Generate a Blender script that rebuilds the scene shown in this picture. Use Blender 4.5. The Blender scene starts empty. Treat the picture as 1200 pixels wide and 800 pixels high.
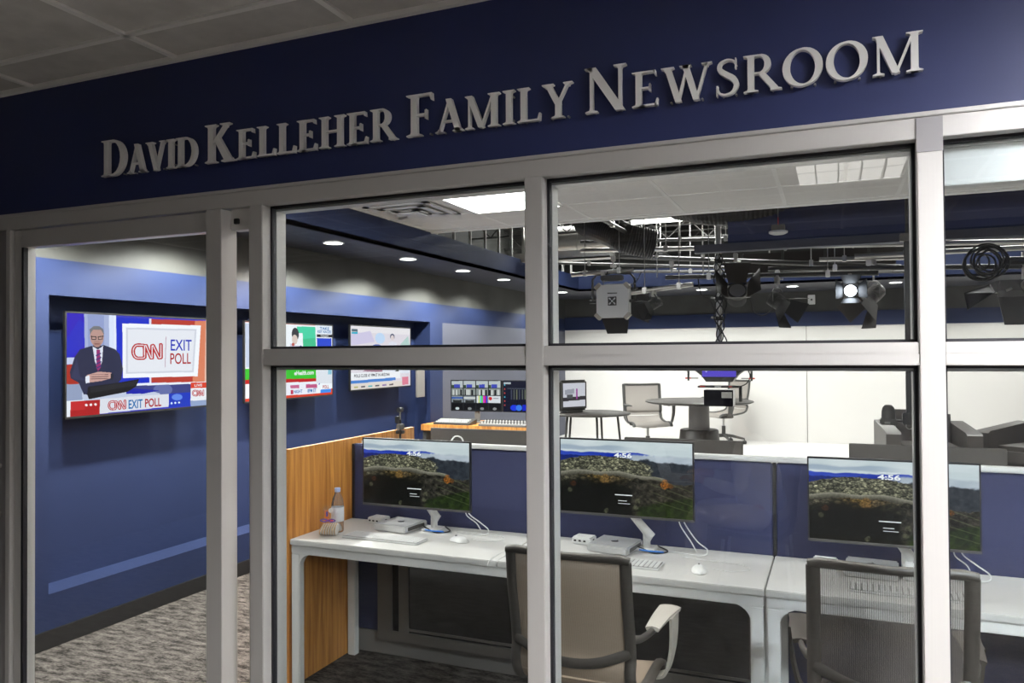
import bpy, bmesh, math, random
import numpy as np
from mathutils import Vector, Matrix
random.seed(4)
SC = bpy.context.scene
COL = SC.collection
PI = math.pi
# ------------------------------------------------------------------ camera
F = 905.35
R = np.array([[0.92314471, 0.01209638, 0.38426231], [0.38439151, -0.01121567, -0.92310204], [-0.00685643, 0.99986393, -0.01500343]])
CAM = np.array([0, -2.13, 1.63])


def at(px, py, ax, val):
    """the point where the sight line through (px, py) of the 1200x800 photo meets the plane axis=val"""
    d = R @ np.array([px - 600, -(py - 400), -F])
    return Vector(CAM + d * (val - CAM[ax]) / d[ax])


cd = bpy.data.cameras.new('camera')
cam = bpy.data.objects.new('camera', cd)
COL.objects.link(cam)
cd.sensor_width = 36
cd.lens = F * 36 / 1200
cd.clip_start = 0.05
m4 = Matrix([list(R[i]) + [CAM[i]] for i in range(3)] + [[0, 0, 0, 1]])
cam.matrix_world = m4
SC.camera = cam
SC.view_settings.view_transform = 'Standard'
SC.view_settings.look = 'None'
SC.view_settings.gamma = 1
SC.view_settings.exposure = 0.0
SC.view_settings.use_curve_mapping = False
SC.cycles.use_denoising = True
SC.cycles.max_bounces = 10
SC.cycles.transparent_max_bounces = 16
SC.cycles.sample_clamp_indirect = 6
W = bpy.data.worlds.new('world')
SC.world = W
W.use_nodes = True
W.node_tree.nodes['Background'].inputs[0].default_value = (.5, .55, .7, 1)
W.node_tree.nodes['Background'].inputs[1].default_value = 0.05


# ------------------------------------------------------------------ materials
def lin(c):
    return tuple((x / 12.92 if x <= .04045 else ((x + .055) / 1.055) ** 2.4) for x in c)


def S(r, g, b):
    return lin((r / 255, g / 255, b / 255))


def mat(name, col, rough=.5, metal=0, emit=None, es=0, spec=.5, bump=None, noise=None, coat=0, trans=0, ior=1.45, alpha=1):
    """noise=(scale, amount, (sx,sy,sz)) mottles the colour; bump=(scale, strength, distance)"""
    m = bpy.data.materials.new(name)
    m.use_nodes = True
    nt = m.node_tree
    b = nt.nodes['Principled BSDF']
    b.inputs['Base Color'].default_value = (*col, 1)
    b.inputs['Roughness'].default_value = rough
    b.inputs['Metallic'].default_value = metal
    b.inputs['Specular IOR Level'].default_value = spec
    b.inputs['Coat Weight'].default_value = coat
    b.inputs['Transmission Weight'].default_value = trans
    b.inputs['IOR'].default_value = ior
    b.inputs['Alpha'].default_value = alpha
    if emit:
        b.inputs['Emission Color'].default_value = (*emit, 1)
        b.inputs['Emission Strength'].default_value = es
    tc = None
    if noise or bump:
        tc = nt.nodes.new('ShaderNodeTexCoord')
    if noise:
        mp = nt.nodes.new('ShaderNodeMapping')
        mp.inputs['Scale'].default_value = noise[2]
        nz = nt.nodes.new('ShaderNodeTexNoise')
        nz.inputs['Scale'].default_value = noise[0]
        nz.inputs['Detail'].default_value = 6
        rp = nt.nodes.new('ShaderNodeValToRGB')
        a = noise[1]
        rp.color_ramp.elements[0].position = .32
        rp.color_ramp.elements[1].position = .68
        rp.color_ramp.elements[0].color = (*[c * (1 - a) for c in col], 1)
        rp.color_ramp.elements[1].color = (*[min(1, c * (1 + a)) for c in col], 1)
        nt.links.new(tc.outputs['Object'], mp.inputs[0])
        nt.links.new(mp.outputs[0], nz.inputs['Vector'])
        nt.links.new(nz.outputs[0], rp.inputs[0])
        nt.links.new(rp.outputs[0], b.inputs['Base Color'])
    if bump:
        nb = nt.nodes.new('ShaderNodeTexNoise')
        nb.inputs['Scale'].default_value = bump[0]
        nb.inputs['Detail'].default_value = 3
        bp = nt.nodes.new('ShaderNodeBump')
        bp.inputs['Strength'].default_value = bump[1]
        bp.inputs['Distance'].default_value = bump[2]
        nt.links.new(tc.outputs['Object'], nb.inputs['Vector'])
        nt.links.new(nb.outputs[0], bp.inputs['Height'])
        nt.links.new(bp.outputs[0], b.inputs['Normal'])
    return m


def emis(name, col, s=1.0):
    m = bpy.data.materials.new(name)
    m.use_nodes = True
    nt = m.node_tree
    nt.nodes.clear()
    e = nt.nodes.new('ShaderNodeEmission')
    e.inputs[0].default_value = (*col, 1)
    e.inputs[1].default_value = s
    o = nt.nodes.new('ShaderNodeOutputMaterial')
    nt.links.new(e.outputs[0], o.inputs[0])
    return m


def glass_mat(name, tint=(.93, .96, .97), ior=1.5):
    m = bpy.data.materials.new(name)
    m.use_nodes = True
    nt = m.node_tree
    nt.nodes.clear()
    t = nt.nodes.new('ShaderNodeBsdfTransparent')
    t.inputs[0].default_value = (*tint, 1)
    g = nt.nodes.new('ShaderNodeBsdfGlossy')
    g.inputs['Roughness'].default_value = 0.0
    lw = nt.nodes.new('ShaderNodeLayerWeight')
    lw.inputs[0].default_value = .5
    pw = nt.nodes.new('ShaderNodeMath')
    pw.operation = 'POWER'
    pw.inputs[1].default_value = 5
    nt.links.new(lw.outputs['Facing'], pw.inputs[0])
    fr = nt.nodes.new('ShaderNodeMath')
    fr.operation = 'MULTIPLY_ADD'
    fr.inputs[1].default_value = .955
    fr.inputs[2].default_value = .045
    nt.links.new(pw.outputs[0], fr.inputs[0])
    mx = nt.nodes.new('ShaderNodeMixShader')
    o = nt.nodes.new('ShaderNodeOutputMaterial')
    nt.links.new(fr.outputs[0], mx.inputs[0])
    nt.links.new(t.outputs[0], mx.inputs[1])
    nt.links.new(g.outputs[0], mx.inputs[2])
    nt.links.new(mx.outputs[0], o.inputs[0])
    return m


M = {}
M['navy'] = mat('navy_paint', (.020, .029, .105), .45, bump=(60, .15, .002), noise=(1.5, .12, (1, 1, 1)))
M['blue'] = mat('blue_wall_paint', (.0125, .0215, .066), .6, spec=.3, bump=(90, .12, .002), noise=(2.0, .06, (1, 1, 1)))
M['greyblue'] = mat('lavender_grey_paint', (.075, .078, .105), .6, bump=(90, .1, .002))
M['charcoal'] = mat('charcoal_paint', (.042, .042, .038), .6, bump=(40, .2, .004), noise=(3, .25, (1, 1, 1)))
M['soffit'] = mat('dark_soffit_paint', (.022, .023, .032), .5, bump=(60, .1, .002))
M['white_wall'] = mat('white_wall_paint', (.68, .66, .635), .6, noise=(1.2, .02, (1, 1, 1)))
M['white_floor'] = mat('white_studio_floor', (.70, .68, .66), .45, noise=(1.5, .03, (1, 1, 1)))
M['hall_wall'] = mat('hall_wall_paint', (.10, .10, .11), .6, noise=(2, .05, (1, 1, 1)))
M['alu'] = mat('satin_aluminium', (.60, .585, .57), .38, .35, noise=(6, .012, (60, 60, .6)))
M['alu_d'] = mat('dark_aluminium', (.33, .32, .33), .4, .4)
M['gasket'] = mat('black_gasket', (.008, .008, .012), .6)
M['glass'] = glass_mat('window_glass')
M['white_lam'] = mat('white_laminate', (.56, .55, .53), .4, noise=(3, .015, (1, 1, 1)))
M['white_metal'] = mat('white_powder_coat', (.70, .69, .67), .4)
M['white_pl'] = mat('white_plastic', (.74, .74, .73), .4)
M['key_gap'] = mat('keyboard_tray_grey', (.10, .10, .10), .45)
M['silver'] = mat('silver_aluminium', (.66, .66, .66), .35, .5)
M['black'] = mat('black_plastic', (.012, .012, .013), .4)
M['black_gl'] = mat('black_gloss', (.006, .006, .008), .12)
M['dgrey'] = mat('dark_grey_plastic', (.055, .053, .050), .45)
M['mgrey'] = mat('mid_grey_plastic', (.16, .15, .14), .45)
M['taupe'] = mat('taupe_plastic', (.030, .025, .021), .45)
M['ltaupe'] = mat('light_taupe_plastic', (.38, .345, .30), .4)
M['fabric_blue'] = mat('navy_panel_fabric', (.019, .023, .066), .9, noise=(180, .15, (1, 1, 1)), bump=(400, .3, .001))
M['leather'] = mat('dark_grey_leather', (.095, .086, .078), .42, bump=(160, .25, .002), noise=(4, .12, (1, 1, 1)))
M['leather_b'] = mat('black_glossy_leather', (.03, .027, .025), .3, bump=(30, .4, .006))
M['steel'] = mat('brushed_steel', (.48, .47, .45), .3, .9)
M['pipe'] = mat('dark_painted_pipe', (.06, .058, .055), .35, .3)
M['duct'] = mat('galvanised_duct', (.45, .43, .40), .4, .5, noise=(5, .1, (1, 1, 1)))
M['flex'] = mat('black_flex_duct', (.030, .028, .026), .4)
M['stud'] = mat('pale_stud_paint', (.50, .49, .46), .5)
M['cable_w'] = mat('white_cable_rubber', (.75, .75, .73), .4)
M['cable_b'] = mat('black_cable_rubber', (.012, .012, .012), .5)
M['cable_bl'] = mat('blue_cable_rubber', (.03, .18, .6), .5)
M['bottle'] = mat('clear_bottle_plastic', (.9, .93, .95), .05, trans=.9, ior=1.2)
M['label'] = mat('white_bottle_label', (.78, .80, .84), .5, noise=(30, .12, (1, 1, 1)))
M['cap'] = mat('pale_blue_cap', (.45, .55, .85), .4)
M['film'] = mat('clear_wrap_film', (.95, .95, .95), .08, alpha=.07)
M['cookie'] = mat('iced_biscuit', (.72, .47, .22), .7, noise=(60, .4, (1, 1, 1)))
M['icing'] = mat('white_icing', (.85, .80, .74), .6)
M['red'] = mat('red_ribbon', (.60, .04, .03), .5)
M['orange'] = mat('orange_card', (.80, .18, .02), .5)
M['purple'] = mat('purple_ribbon', (.08, .05, .30), .5)
M['skin'] = mat('skin', (.55, .33, .24), .5)
M['shirt'] = mat('white_shirt_cloth', (.72, .70, .66), .8, noise=(14, .06, (1, 1, 1)))
M['trousers'] = mat('beige_trouser_cloth', (.52, .47, .40), .85)
M['hair'] = mat('dark_brown_hair', (.025, .015, .01), .6)
M['text_w'] = emis('screen_white', (1, 1, 1), 1.0)
M['text_r'] = emis('screen_red', S(190, 30, 40), 1.0)
M['text_b'] = emis('screen_blue', S(30, 50, 200), 1.0)
M['text_lb'] = emis('screen_light_blue', S(30, 120, 190), 1.0)
M['text_k'] = emis('screen_dark', S(40, 40, 60), 1.0)
M['lamp'] = emis('troffer_light', (1, .965, .91), 21.0)
M['hall_lamp'] = emis('hall_troffer_light', (1, .95, .88), 330.0)
M['hall_lamp3'] = emis('dim_hall_troffer_light', (1, .95, .88), 6.0)
M['hall_lamp2'] = emis('bright_hall_troffer_light', (.96, .97, 1), 260.0)
M['tube_lamp'] = emis('tube_light', (1, .95, .86), 9.0)
M['down_lamp'] = emis('downlight_glow', (1, .97, .90), 14.0)
M['studio_lamp'] = emis('studio_lamp_face', (.85, .9, 1), 18.0)
for k in ('text_w', 'text_r', 'text_b', 'text_lb', 'text_k'):
    M[k].cycles.emission_sampling = 'NONE'


def wood():
    m = mat('oak_veneer', (.5, .24, .07), .4)
    nt = m.node_tree
    b = nt.nodes['Principled BSDF']
    tc = nt.nodes.new('ShaderNodeTexCoord')
    mp = nt.nodes.new('ShaderNodeMapping')
    mp.inputs['Scale'].default_value = (14, 14, .7)
    n = nt.nodes.new('ShaderNodeTexNoise')
    n.inputs['Scale'].default_value = 3
    n.inputs['Detail'].default_value = 8
    n.inputs['Distortion'].default_value = .6
    r = nt.nodes.new('ShaderNodeValToRGB')
    r.color_ramp.elements[0].position = .3
    r.color_ramp.elements[1].position = .72
    r.color_ramp.elements[0].color = (.36, .130, .026, 1)
    r.color_ramp.elements[1].color = (.78, .37, .095, 1)
    nt.links.new(tc.outputs['Object'], mp.inputs[0])
    nt.links.new(mp.outputs[0], n.inputs['Vector'])
    nt.links.new(n.outputs[0], r.inputs[0])
    nt.links.new(r.outputs[0], b.inputs['Base Color'])
    return m


def carpet(name, c0, c1):
    m = mat(name, c0, .95, spec=.1)
    nt = m.node_tree
    b = nt.nodes['Principled BSDF']
    tc = nt.nodes.new('ShaderNodeTexCoord')
    mp = nt.nodes.new('ShaderNodeMapping')
    mp.inputs['Scale'].default_value = (45, 130, 1)
    n = nt.nodes.new('ShaderNodeTexNoise')
    n.inputs['Scale'].default_value = 1
    n.inputs['Detail'].default_value = 5
    n.inputs['Roughness'].default_value = .7
    mp2 = nt.nodes.new('ShaderNodeMapping')
    mp2.inputs['Scale'].default_value = (10, 30, 1)
    n2 = nt.nodes.new('ShaderNodeTexNoise')
    n2.inputs['Scale'].default_value = 1
    n2.inputs['Detail'].default_value = 4
    ad = nt.nodes.new('ShaderNodeMath')
    ad.operation = 'ADD'
    ml = nt.nodes.new('ShaderNodeMath')
    ml.operation = 'MULTIPLY'
    ml.inputs[1].default_value = .5
    r = nt.nodes.new('ShaderNodeValToRGB')
    r.color_ramp.elements[0].position = .42
    r.color_ramp.elements[1].position = .60
    r.color_ramp.elements[0].color = (*c0, 1)
    r.color_ramp.elements[1].color = (*c1, 1)
    L = nt.links.new
    L(tc.outputs['Object'], mp.inputs[0])
    L(mp.outputs[0], n.inputs['Vector'])
    L(tc.outputs['Object'], mp2.inputs[0])
    L(mp2.outputs[0], n2.inputs['Vector'])
    L(n.outputs[0], ad.inputs[0])
    L(n2.outputs[0], ad.inputs[1])
    L(ad.outputs[0], ml.inputs[0])
    L(ml.outputs[0], r.inputs[0])
    L(r.outputs[0], b.inputs['Base Color'])
    bp = nt.nodes.new('ShaderNodeBump')
    bp.inputs['Strength'].default_value = .5
    bp.inputs['Distance'].default_value = .004
    L(ml.outputs[0], bp.inputs['Height'])
    L(bp.outputs[0], b.inputs['Normal'])
    return m


def mesh_cloth(name, col, alpha):
    m = mat(name, col, .7)
    nt = m.node_tree
    b = nt.nodes['Principled BSDF']
    tc = nt.nodes.new('ShaderNodeTexCoord')
    w = nt.nodes.new('ShaderNodeTexWave')
    w.wave_type = 'BANDS'
    w.bands_direction = 'X'
    w.inputs['Scale'].default_value = 55
    w.inputs['Distortion'].default_value = .0
    mr = nt.nodes.new('ShaderNodeMapRange')
    mr.inputs[3].default_value = alpha - .10
    mr.inputs[4].default_value = min(1, alpha + .10)
    nt.links.new(tc.outputs['Object'], w.inputs['Vector'])
    nt.links.new(w.outputs['Fac'], mr.inputs[0])
    nt.links.new(mr.outputs[0], b.inputs['Alpha'])
    return m


M['oak'] = wood()
M['carpet'] = carpet('heathered_carpet', (.014, .012, .010), (.13, .115, .104))
M['hall_carpet'] = carpet('hall_carpet', (.05, .045, .04), (.16, .15, .14))
M['chair_mesh'] = mesh_cloth('taupe_chair_mesh', (.25, .19, .14), .82)
M['chair_mesh3'] = mesh_cloth('dark_see_through_chair_mesh', (.12, .10, .085), .42)
M['chair_mesh2'] = mesh_cloth('grey_chair_mesh', (.34, .31, .28), .8)
M['tile'] = mat('ceiling_tile', (.80, .78, .75), .85, noise=(70, .05, (1, 1, 1)), bump=(120, .3, .002))
M['hall_tile'] = mat('hall_ceiling_tile', (.60, .575, .545), .85, noise=(9, .10, (1, 1, 1)), bump=(120, .3, .002))
M['grid'] = mat('ceiling_grid_metal', (.88, .86, .83), .5)


def image_mat():
    m = bpy.data.materials.new('screen_image')
    m.use_nodes = True
    nt = m.node_tree
    nt.nodes.clear()
    a = nt.nodes.new('ShaderNodeVertexColor')
    a.layer_name = 'Col'
    e = nt.nodes.new('ShaderNodeEmission')
    e.inputs[1].default_value = 1.0
    g = nt.nodes.new('ShaderNodeBsdfGlossy')
    g.inputs['Roughness'].default_value = .25
    g.inputs['Color'].default_value = (.04, .04, .04, 1)
    ad = nt.nodes.new('ShaderNodeAddShader')
    o = nt.nodes.new('ShaderNodeOutputMaterial')
    nt.links.new(a.outputs[0], e.inputs[0])
    nt.links.new(e.outputs[0], ad.inputs[0])
    nt.links.new(g.outputs[0], ad.inputs[1])
    nt.links.new(ad.outputs[0], o.inputs[0])
    m.cycles.emission_sampling = 'NONE'
    return m


M['screen'] = image_mat()


# ------------------------------------------------------------------ mesh builder
class G:
    def __init__(s):
        s.v = []
        s.f = []
        s.mi = []
        s.mats = []

    def m(s, name):
        if name not in s.mats:
            s.mats.append(name)
        return s.mats.index(name)

    def add(s, verts, faces, mt):
        o = len(s.v)
        k = s.m(mt)
        s.v += [tuple(p) for p in verts]
        s.f += [tuple(o + i for i in f) for f in faces]
        s.mi += [k] * len(faces)

    def box(s, a, b, mt, bev=0, mx=None):
        x0, x1 = sorted((a[0], b[0]))
        y0, y1 = sorted((a[1], b[1]))
        z0, z1 = sorted((a[2], b[2]))
        if bev <= 0:
            vs = [(x, y, z) for x in (x0, x1) for y in (y0, y1) for z in (z0, z1)]
            fs = [(0, 1, 3, 2), (4, 6, 7, 5), (0, 4, 5, 1), (2, 3, 7, 6), (0, 2, 6, 4), (1, 5, 7, 3)]
        else:
            bm = bmesh.new()
            bmesh.ops.create_cube(bm, size=1)
            for v in bm.verts:
                v.co = Vector(((x0 + x1) / 2 + v.co.x * (x1 - x0), (y0 + y1) / 2 + v.co.y * (y1 - y0), (z0 + z1) / 2 + v.co.z * (z1 - z0)))
            bev = min(bev, .49 * min(x1 - x0, y1 - y0, z1 - z0))
            bmesh.ops.bevel(bm, geom=bm.edges[:], offset=bev, segments=2, affect='EDGES')
            bm.verts.index_update()
            vs = [v.co.copy() for v in bm.verts]
            fs = [[v.index for v in f.verts] for f in bm.faces]
            bm.free()
        if mx is not None:
            vs = [mx @ Vector(p) for p in vs]
        s.add(vs, fs, mt)

    def tube(s, pts, r, mt, seg=8, closed=False, caps=True, flat=1.0):
        pts = [Vector(p) for p in pts]
        n = len(pts)
        rr = r if isinstance(r, (list, tuple)) else [r] * n
        rings = []
        up = None
        for i, p in enumerate(pts):
            if closed:
                t = (pts[(i + 1) % n] - pts[i - 1])
            else:
                t = pts[min(i + 1, n - 1)] - pts[max(i - 1, 0)]
            if t.length < 1e-9:
                t = Vector((0, 0, 1))
            t.normalize()
            if up is None:
                up = Vector((0, 0, 1)) if abs(t.z) < .9 else Vector((1, 0, 0))
            a = t.cross(up)
            if a.length < 1e-6:
                a = t.orthogonal()
            a.normalize()
            b = a.cross(t).normalized()
            up = b
            rings.append([p + a * math.cos(2 * PI * k / seg) * rr[i] + b * math.sin(2 * PI * k / seg) * rr[i] * flat for k in range(seg)])
        vs = [q for ring in rings for q in ring]
        fs = []
        for i in range(n if closed else n - 1):
            j = (i + 1) % n
            for k in range(seg):
                l = (k + 1) % seg
                fs.append((i * seg + k, i * seg + l, j * seg + l, j * seg + k))
        if caps and not closed:
            fs.append(tuple(range(seg))[::-1])
            fs.append(tuple((n - 1) * seg + k for k in range(seg)))
        s.add(vs, fs, mt)

    def cyl(s, p0, p1, r, mt, r1=None, seg=16):
        s.tube([p0, p1], [r, r if r1 is None else r1], mt, seg)

    def lathe(s, prof, c, mt, seg=24, ax='z', cap=None):
        vs = []
        for (r, h) in prof:
            for k in range(seg):
                a = 2 * PI * k / seg
                q = (r * math.cos(a), r * math.sin(a), h)
                if ax == 'y':
                    q = (q[0], q[2], q[1])
                elif ax == 'x':
                    q = (q[2], q[0], q[1])
                vs.append((c[0] + q[0], c[1] + q[1], c[2] + q[2]))
        fs = []
        for i in range(len(prof) - 1):
            for k in range(seg):
                l = (k + 1) % seg
                fs.append((i * seg + k, i * seg + l, (i + 1) * seg + l, (i + 1) * seg + k))
        if prof[0] == prof[-1]:
            pass
        elif len(prof) == 4 and prof[0][0] > .01 and abs(prof[0][0] - prof[-1][0]) < .02 and cap is None:
            for k in range(seg):
                l = (k + 1) % seg
                fs.append(((len(prof) - 1) * seg + k, (len(prof) - 1) * seg + l, l, k))
        else:
            fs.append(tuple(range(seg))[::-1])
            fs.append(tuple((len(prof) - 1) * seg + k for k in range(seg)))
        s.add(vs, fs, mt)

    def prism(s, poly, fn, d0, d1, mt):
        n = len(poly)
        vs = [fn(u, v, d0) for u, v in poly] + [fn(u, v, d1) for u, v in poly]
        fs = [tuple(range(n))[::-1], tuple(range(n, 2 * n))] + [(i, (i + 1) % n, n + (i + 1) % n, n + i) for i in range(n)]
        s.add(vs, fs, mt)

    def quad(s, p, mt):
        s.add(p, [(0, 1, 2, 3)], mt)

    def sheet(s, grid, th, mt):
        """solid sheet from a grid of points, thickness th"""
        R_, C_ = len(grid), len(grid[0])
        g = [[Vector(p) for p in r] for r in grid]
        nr = []
        for i in range(R_):
            for j in range(C_):
                du = g[min(i + 1, R_ - 1)][j] - g[max(i - 1, 0)][j]
                dv = g[i][min(j + 1, C_ - 1)] - g[i][max(j - 1, 0)]
                nn = du.cross(dv)
                nr.append(nn.normalized() if nn.length > 1e-9 else Vector((0, 0, 1)))
        vs = [g[i][j] + nr[i * C_ + j] * th / 2 for i in range(R_) for j in range(C_)] + [g[i][j] - nr[i * C_ + j] * th / 2 for i in range(R_) for j in range(C_)]
        N = R_ * C_
        fs = []
        for i in range(R_ - 1):
            for j in range(C_ - 1):
                a, b, c, d = i * C_ + j, i * C_ + j + 1, (i + 1) * C_ + j + 1, (i + 1) * C_ + j
                fs.append((a, b, c, d))
                fs.append((N + d, N + c, N + b, N + a))
        per = [(0, j) for j in range(C_)] + [(i, C_ - 1) for i in range(1, R_)] + [(R_ - 1, j) for j in range(C_ - 2, -1, -1)] + [(i, 0) for i in range(R_ - 2, 0, -1)]
        for k in range(len(per)):
            a = per[k][0] * C_ + per[k][1]
            b = per[(k + 1) % len(per)][0] * C_ + per[(k + 1) % len(per)][1]
            fs.append((b, a, N + a, N + b))
        s.add(vs, fs, mt)

    def out(s, name, parent=None, smooth=None, loc=None, rot=None):
        me = bpy.data.meshes.new(name)
        me.from_pydata(s.v, [], s.f)
        for k in s.mats:
            me.materials.append(M[k])
        me.polygons.foreach_set('material_index', s.mi)
        if smooth:
            me.polygons.foreach_set('use_smooth', [True] * len(s.f))
            me.set_sharp_from_angle(angle=math.radians(smooth))
        bm = bmesh.new()
        bm.from_mesh(me)
        bmesh.ops.recalc_face_normals(bm, faces=bm.faces)
        bm.to_mesh(me)
        bm.free()
        me.update()
        o = bpy.data.objects.new(name, me)
        COL.objects.link(o)
        if parent:
            o.parent = parent
        if loc:
            o.location = loc
        if rot:
            o.rotation_euler = rot
        return o


def thing(name, label, cat, loc=(0, 0, 0), rz=0, group=None, rot=None):
    o = bpy.data.objects.new(name, None)
    o.empty_display_size = .1
    COL.objects.link(o)
    o.location = loc
    o.rotation_euler = rot if rot else (0, 0, rz)
    o['label'] = label
    o['category'] = cat
    if group:
        o['group'] = group
    return o


def tag(o, label, cat, group=None):
    o['label'] = label
    o['category'] = cat
    if group:
        o['group'] = group
    return o


def struct(o, label=None):
    o['kind'] = 'structure'
    if label:
        o['label'] = label
        o['category'] = o.name.split('_')[0].split('.')[0]
    return o


def dup(o, loc, rz, label, group=None):
    def rec(a, par):
        c = a.copy()
        COL.objects.link(c)
        if par:
            c.parent = par
        for ch in list(a.children):
            rec(ch, c)
        return c
    r = rec(o, None)
    r.location = loc
    r.rotation_euler = (0, 0, rz)
    r['label'] = label
    if group:
        r['group'] = group
    return r


def bez(pts, n=24):
    """Catmull-Rom through pts"""
    P = [Vector(p) for p in pts]
    P = [P[0] * 2 - P[1]] + P + [P[-1] * 2 - P[-2]]
    out = []
    segs = len(P) - 3
    per = max(2, n // segs)
    for i in range(segs):
        a, b, c, d = P[i:i + 4]
        for k in range(per):
            t = k / per
            out.append(.5 * ((2 * b) + (c - a) * t + (2 * a - 5 * b + 4 * c - d) * t * t + (3 * b - a - 3 * c + d) * t ** 3))
    out.append(P[-2])
    return out


def font_mesh(txt, bold=0.0):
    cu = bpy.data.curves.new('txt', 'FONT')
    cu.body = txt
    cu.size = 1
    cu.offset = bold
    cu.resolution_u = 3
    ob = bpy.data.objects.new('txt', cu)
    COL.objects.link(ob)
    dg = bpy.context.evaluated_depsgraph_get()
    me = bpy.data.meshes.new_from_object(ob.evaluated_get(dg))
    vs = [(v.co.x, v.co.y) for v in me.vertices]
    fs = [tuple(p.vertices) for p in me.polygons]
    bpy.data.objects.remove(ob)
    bpy.data.meshes.remove(me)
    return vs, fs


def text_on(g, txt, fn, u, v, h, mt, w=None, bold=0.0, d=0.0, center=False):
    """flat text: u,v lower-left in the surface's own units, h cap height, w total width"""
    vs, fs = font_mesh(txt, bold)
    if not vs:
        return
    x0 = min(a for a, b in vs)
    x1 = max(a for a, b in vs)
    sy = h / .70
    sx = (w / (x1 - x0)) if w else sy
    off = -(x1 - x0) * sx / 2 if center else 0
    g.add([fn(u + off + (a - x0) * sx, v + b * sy, d) for a, b in vs], fs, mt)


# ------------------------------------------------------------------ the setting
XL = -4.065      # TV wall
YB = 9.9         # studio back wall
XR = 4.2
ZC = 2.72
PLAT = .30       # raised studio floor

g = G(); g.box((XL - .3, 0, -.1), (XR, YB + .2, 0), 'carpet'); struct(g.out('floor'))
g = G(); g.box((-6, -5.2, -.1), (5, 0, 0), 'hall_carpet'); struct(g.out('floor_hall'))
g = G(); g.box((XL, 4.85, 0), (XR, YB, PLAT), 'white_floor'); g.box((XL, 4.83, PLAT - .03), (XR, 4.87, PLAT + .002), 'steel')
struct(g.out('floor_studio_riser'))

# left wall with a shallow recess for the TVs
ry0, ry1, rz0, rz1, rd = .873, 5.31, .30, 1.975, .20
zb = 2.18


def wallseg(g, y0, y1, z0, z1, mt, x=XL, t=.34):
    g.box((x - t, y0, z0), (x, y1, z1), mt)


for a_ in ((0.1, 5.6, 0, rz0, 'blue'), (0.1, ry0, rz0, rz1, 'blue'), (ry1, 5.6, rz0, rz1, 'blue'), (0.1, YB + .2, rz1, zb, 'blue'), (0.1, YB + .2, zb, 3.6, 'charcoal'), (ry0, ry1, rz0, rz1, 'blue', XL - rd, .34 - rd), (5.6, YB + .2, 0, rz1, 'greyblue')):
    g = G()
    wallseg(g, *a_)
    struct(g.out('wall_left'))

g = G(); g.box((XL, .1, 0), (XL + .012, 4.83, .102), 'black', .003); struct(g.out('baseboard_left'))
# back wall
g = G()
g.box((XL, YB, 0), (XR, YB + .2, 1.995), 'white_wall')
g.box((XL, YB - .02, 1.995), (XR, YB + .2, 2.2), 'blue')
g.box((XL, YB, 2.2), (XR, YB + .2, 3.6), 'charcoal')
struct(g.out('wall_back'))
g = G()
for px in (946,):
    x = at(px, 480, 1, YB).x
    g.box((x - .004, YB - .004, PLAT), (x + .004, YB, 1.995), 'mgrey')
struct(g.out('trim_1'))
g = G(); g.box((XR, 0.1, 0), (XR + .2, YB + .2, 3.6), 'white_wall'); struct(g.out('wall_right'))
# hall shell
g = G(); g.box((-6, -5.4, 0), (5, -5.2, ZC), 'hall_wall'); g.box((-6.2, -5.4, 0), (-6, .1, ZC), 'hall_wall'); g.box((5, -5.4, 0), (5.2, .1, ZC), 'hall_wall')
struct(g.out('wall_hall'))
# header over the storefront
g = G(); g.box((-6, 0, 2.21), (5, .1, 3.6), 'navy'); g.box((XR, 0, 0), (5, .1, 2.21), 'navy'); g.box((-6, 0, 0), (-4.4, .1, 2.21), 'navy')
struct(g.out('wall_front'))
# hall ceiling
g = G()
g.box((-6, -5.2, ZC), (5, 0, ZC + .02), 'hall_tile')
xg = [-2.2 + .76 * k for k in range(-5, 10)]
yg = [-.23 - .64 * k for k in range(0, 8)]
for x in xg:
    g.box((x - .011, -5.2, ZC - .010), (x + .011, 0, ZC), 'grid')
for y in yg:
    g.box((-6, y - .011, ZC - .010), (5, y + .011, ZC), 'grid')
g.box((-6, -.02, ZC - .018), (5, 0, ZC), 'grid')
struct(g.out('ceiling_hall'))
# a torn scrap on the ceiling edge
g = G()
p = at(270, 58, 1, -.03)
for k in range(5):
    a = p + Vector((.012 * k, 0, .004 * math.sin(k * 2)))
    g.box((a.x, a.y - .012, a.z - .004), (a.x + .015, a.y, a.z + .003), 'grid', .002)
tag(g.out('paint_chip'), 'small pale torn scrap stuck under the edge of the hallway ceiling', 'scrap')

# newsroom ceiling: ends at y=4 where the open studio grid starts
XF = -3.33
g = G()
g.box((XF, .1, ZC), (XR, 4.0, ZC + .03), 'tile')
nx = [-.32 + .745 * k for k in range(-4, 7)]
ny = [2.62 + .645 * k for k in range(-4, 3)]
for x in nx:
    g.box((x - .012, .1, ZC - .004), (x + .012, 4.0, ZC), 'grid')
for y in ny:
    g.box((XF, y - .012, ZC - .004), (XR, y + .012, ZC), 'grid')
g.box((XF, 3.985, ZC - .012), (XR, 4.01, ZC + .04), 'grid')
struct(g.out('ceiling'))
# soffit with downlights, left wall and back wall
ZS = 2.5
g = G()
g.box((XL, .1, ZS), (XF, YB, ZS + .03), 'soffit')
g.box((XF - .03, .1, ZS), (XF, 8.35, ZC - .005), 'blue')
g.box((XF, YB - 1.55, ZS), (XR, YB, ZS + .03), 'soffit')
g.box((XF - .03, YB - 1.55, ZS), (XR, YB - 1.52, ZC + .05), 'blue')
struct(g.out('ceiling_soffit'))
# studio void ceiling
g = G(); g.box((XL, .1, 3.5), (XR, YB, 3.6), 'charcoal'); struct(g.out('ceiling_studio'))

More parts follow.
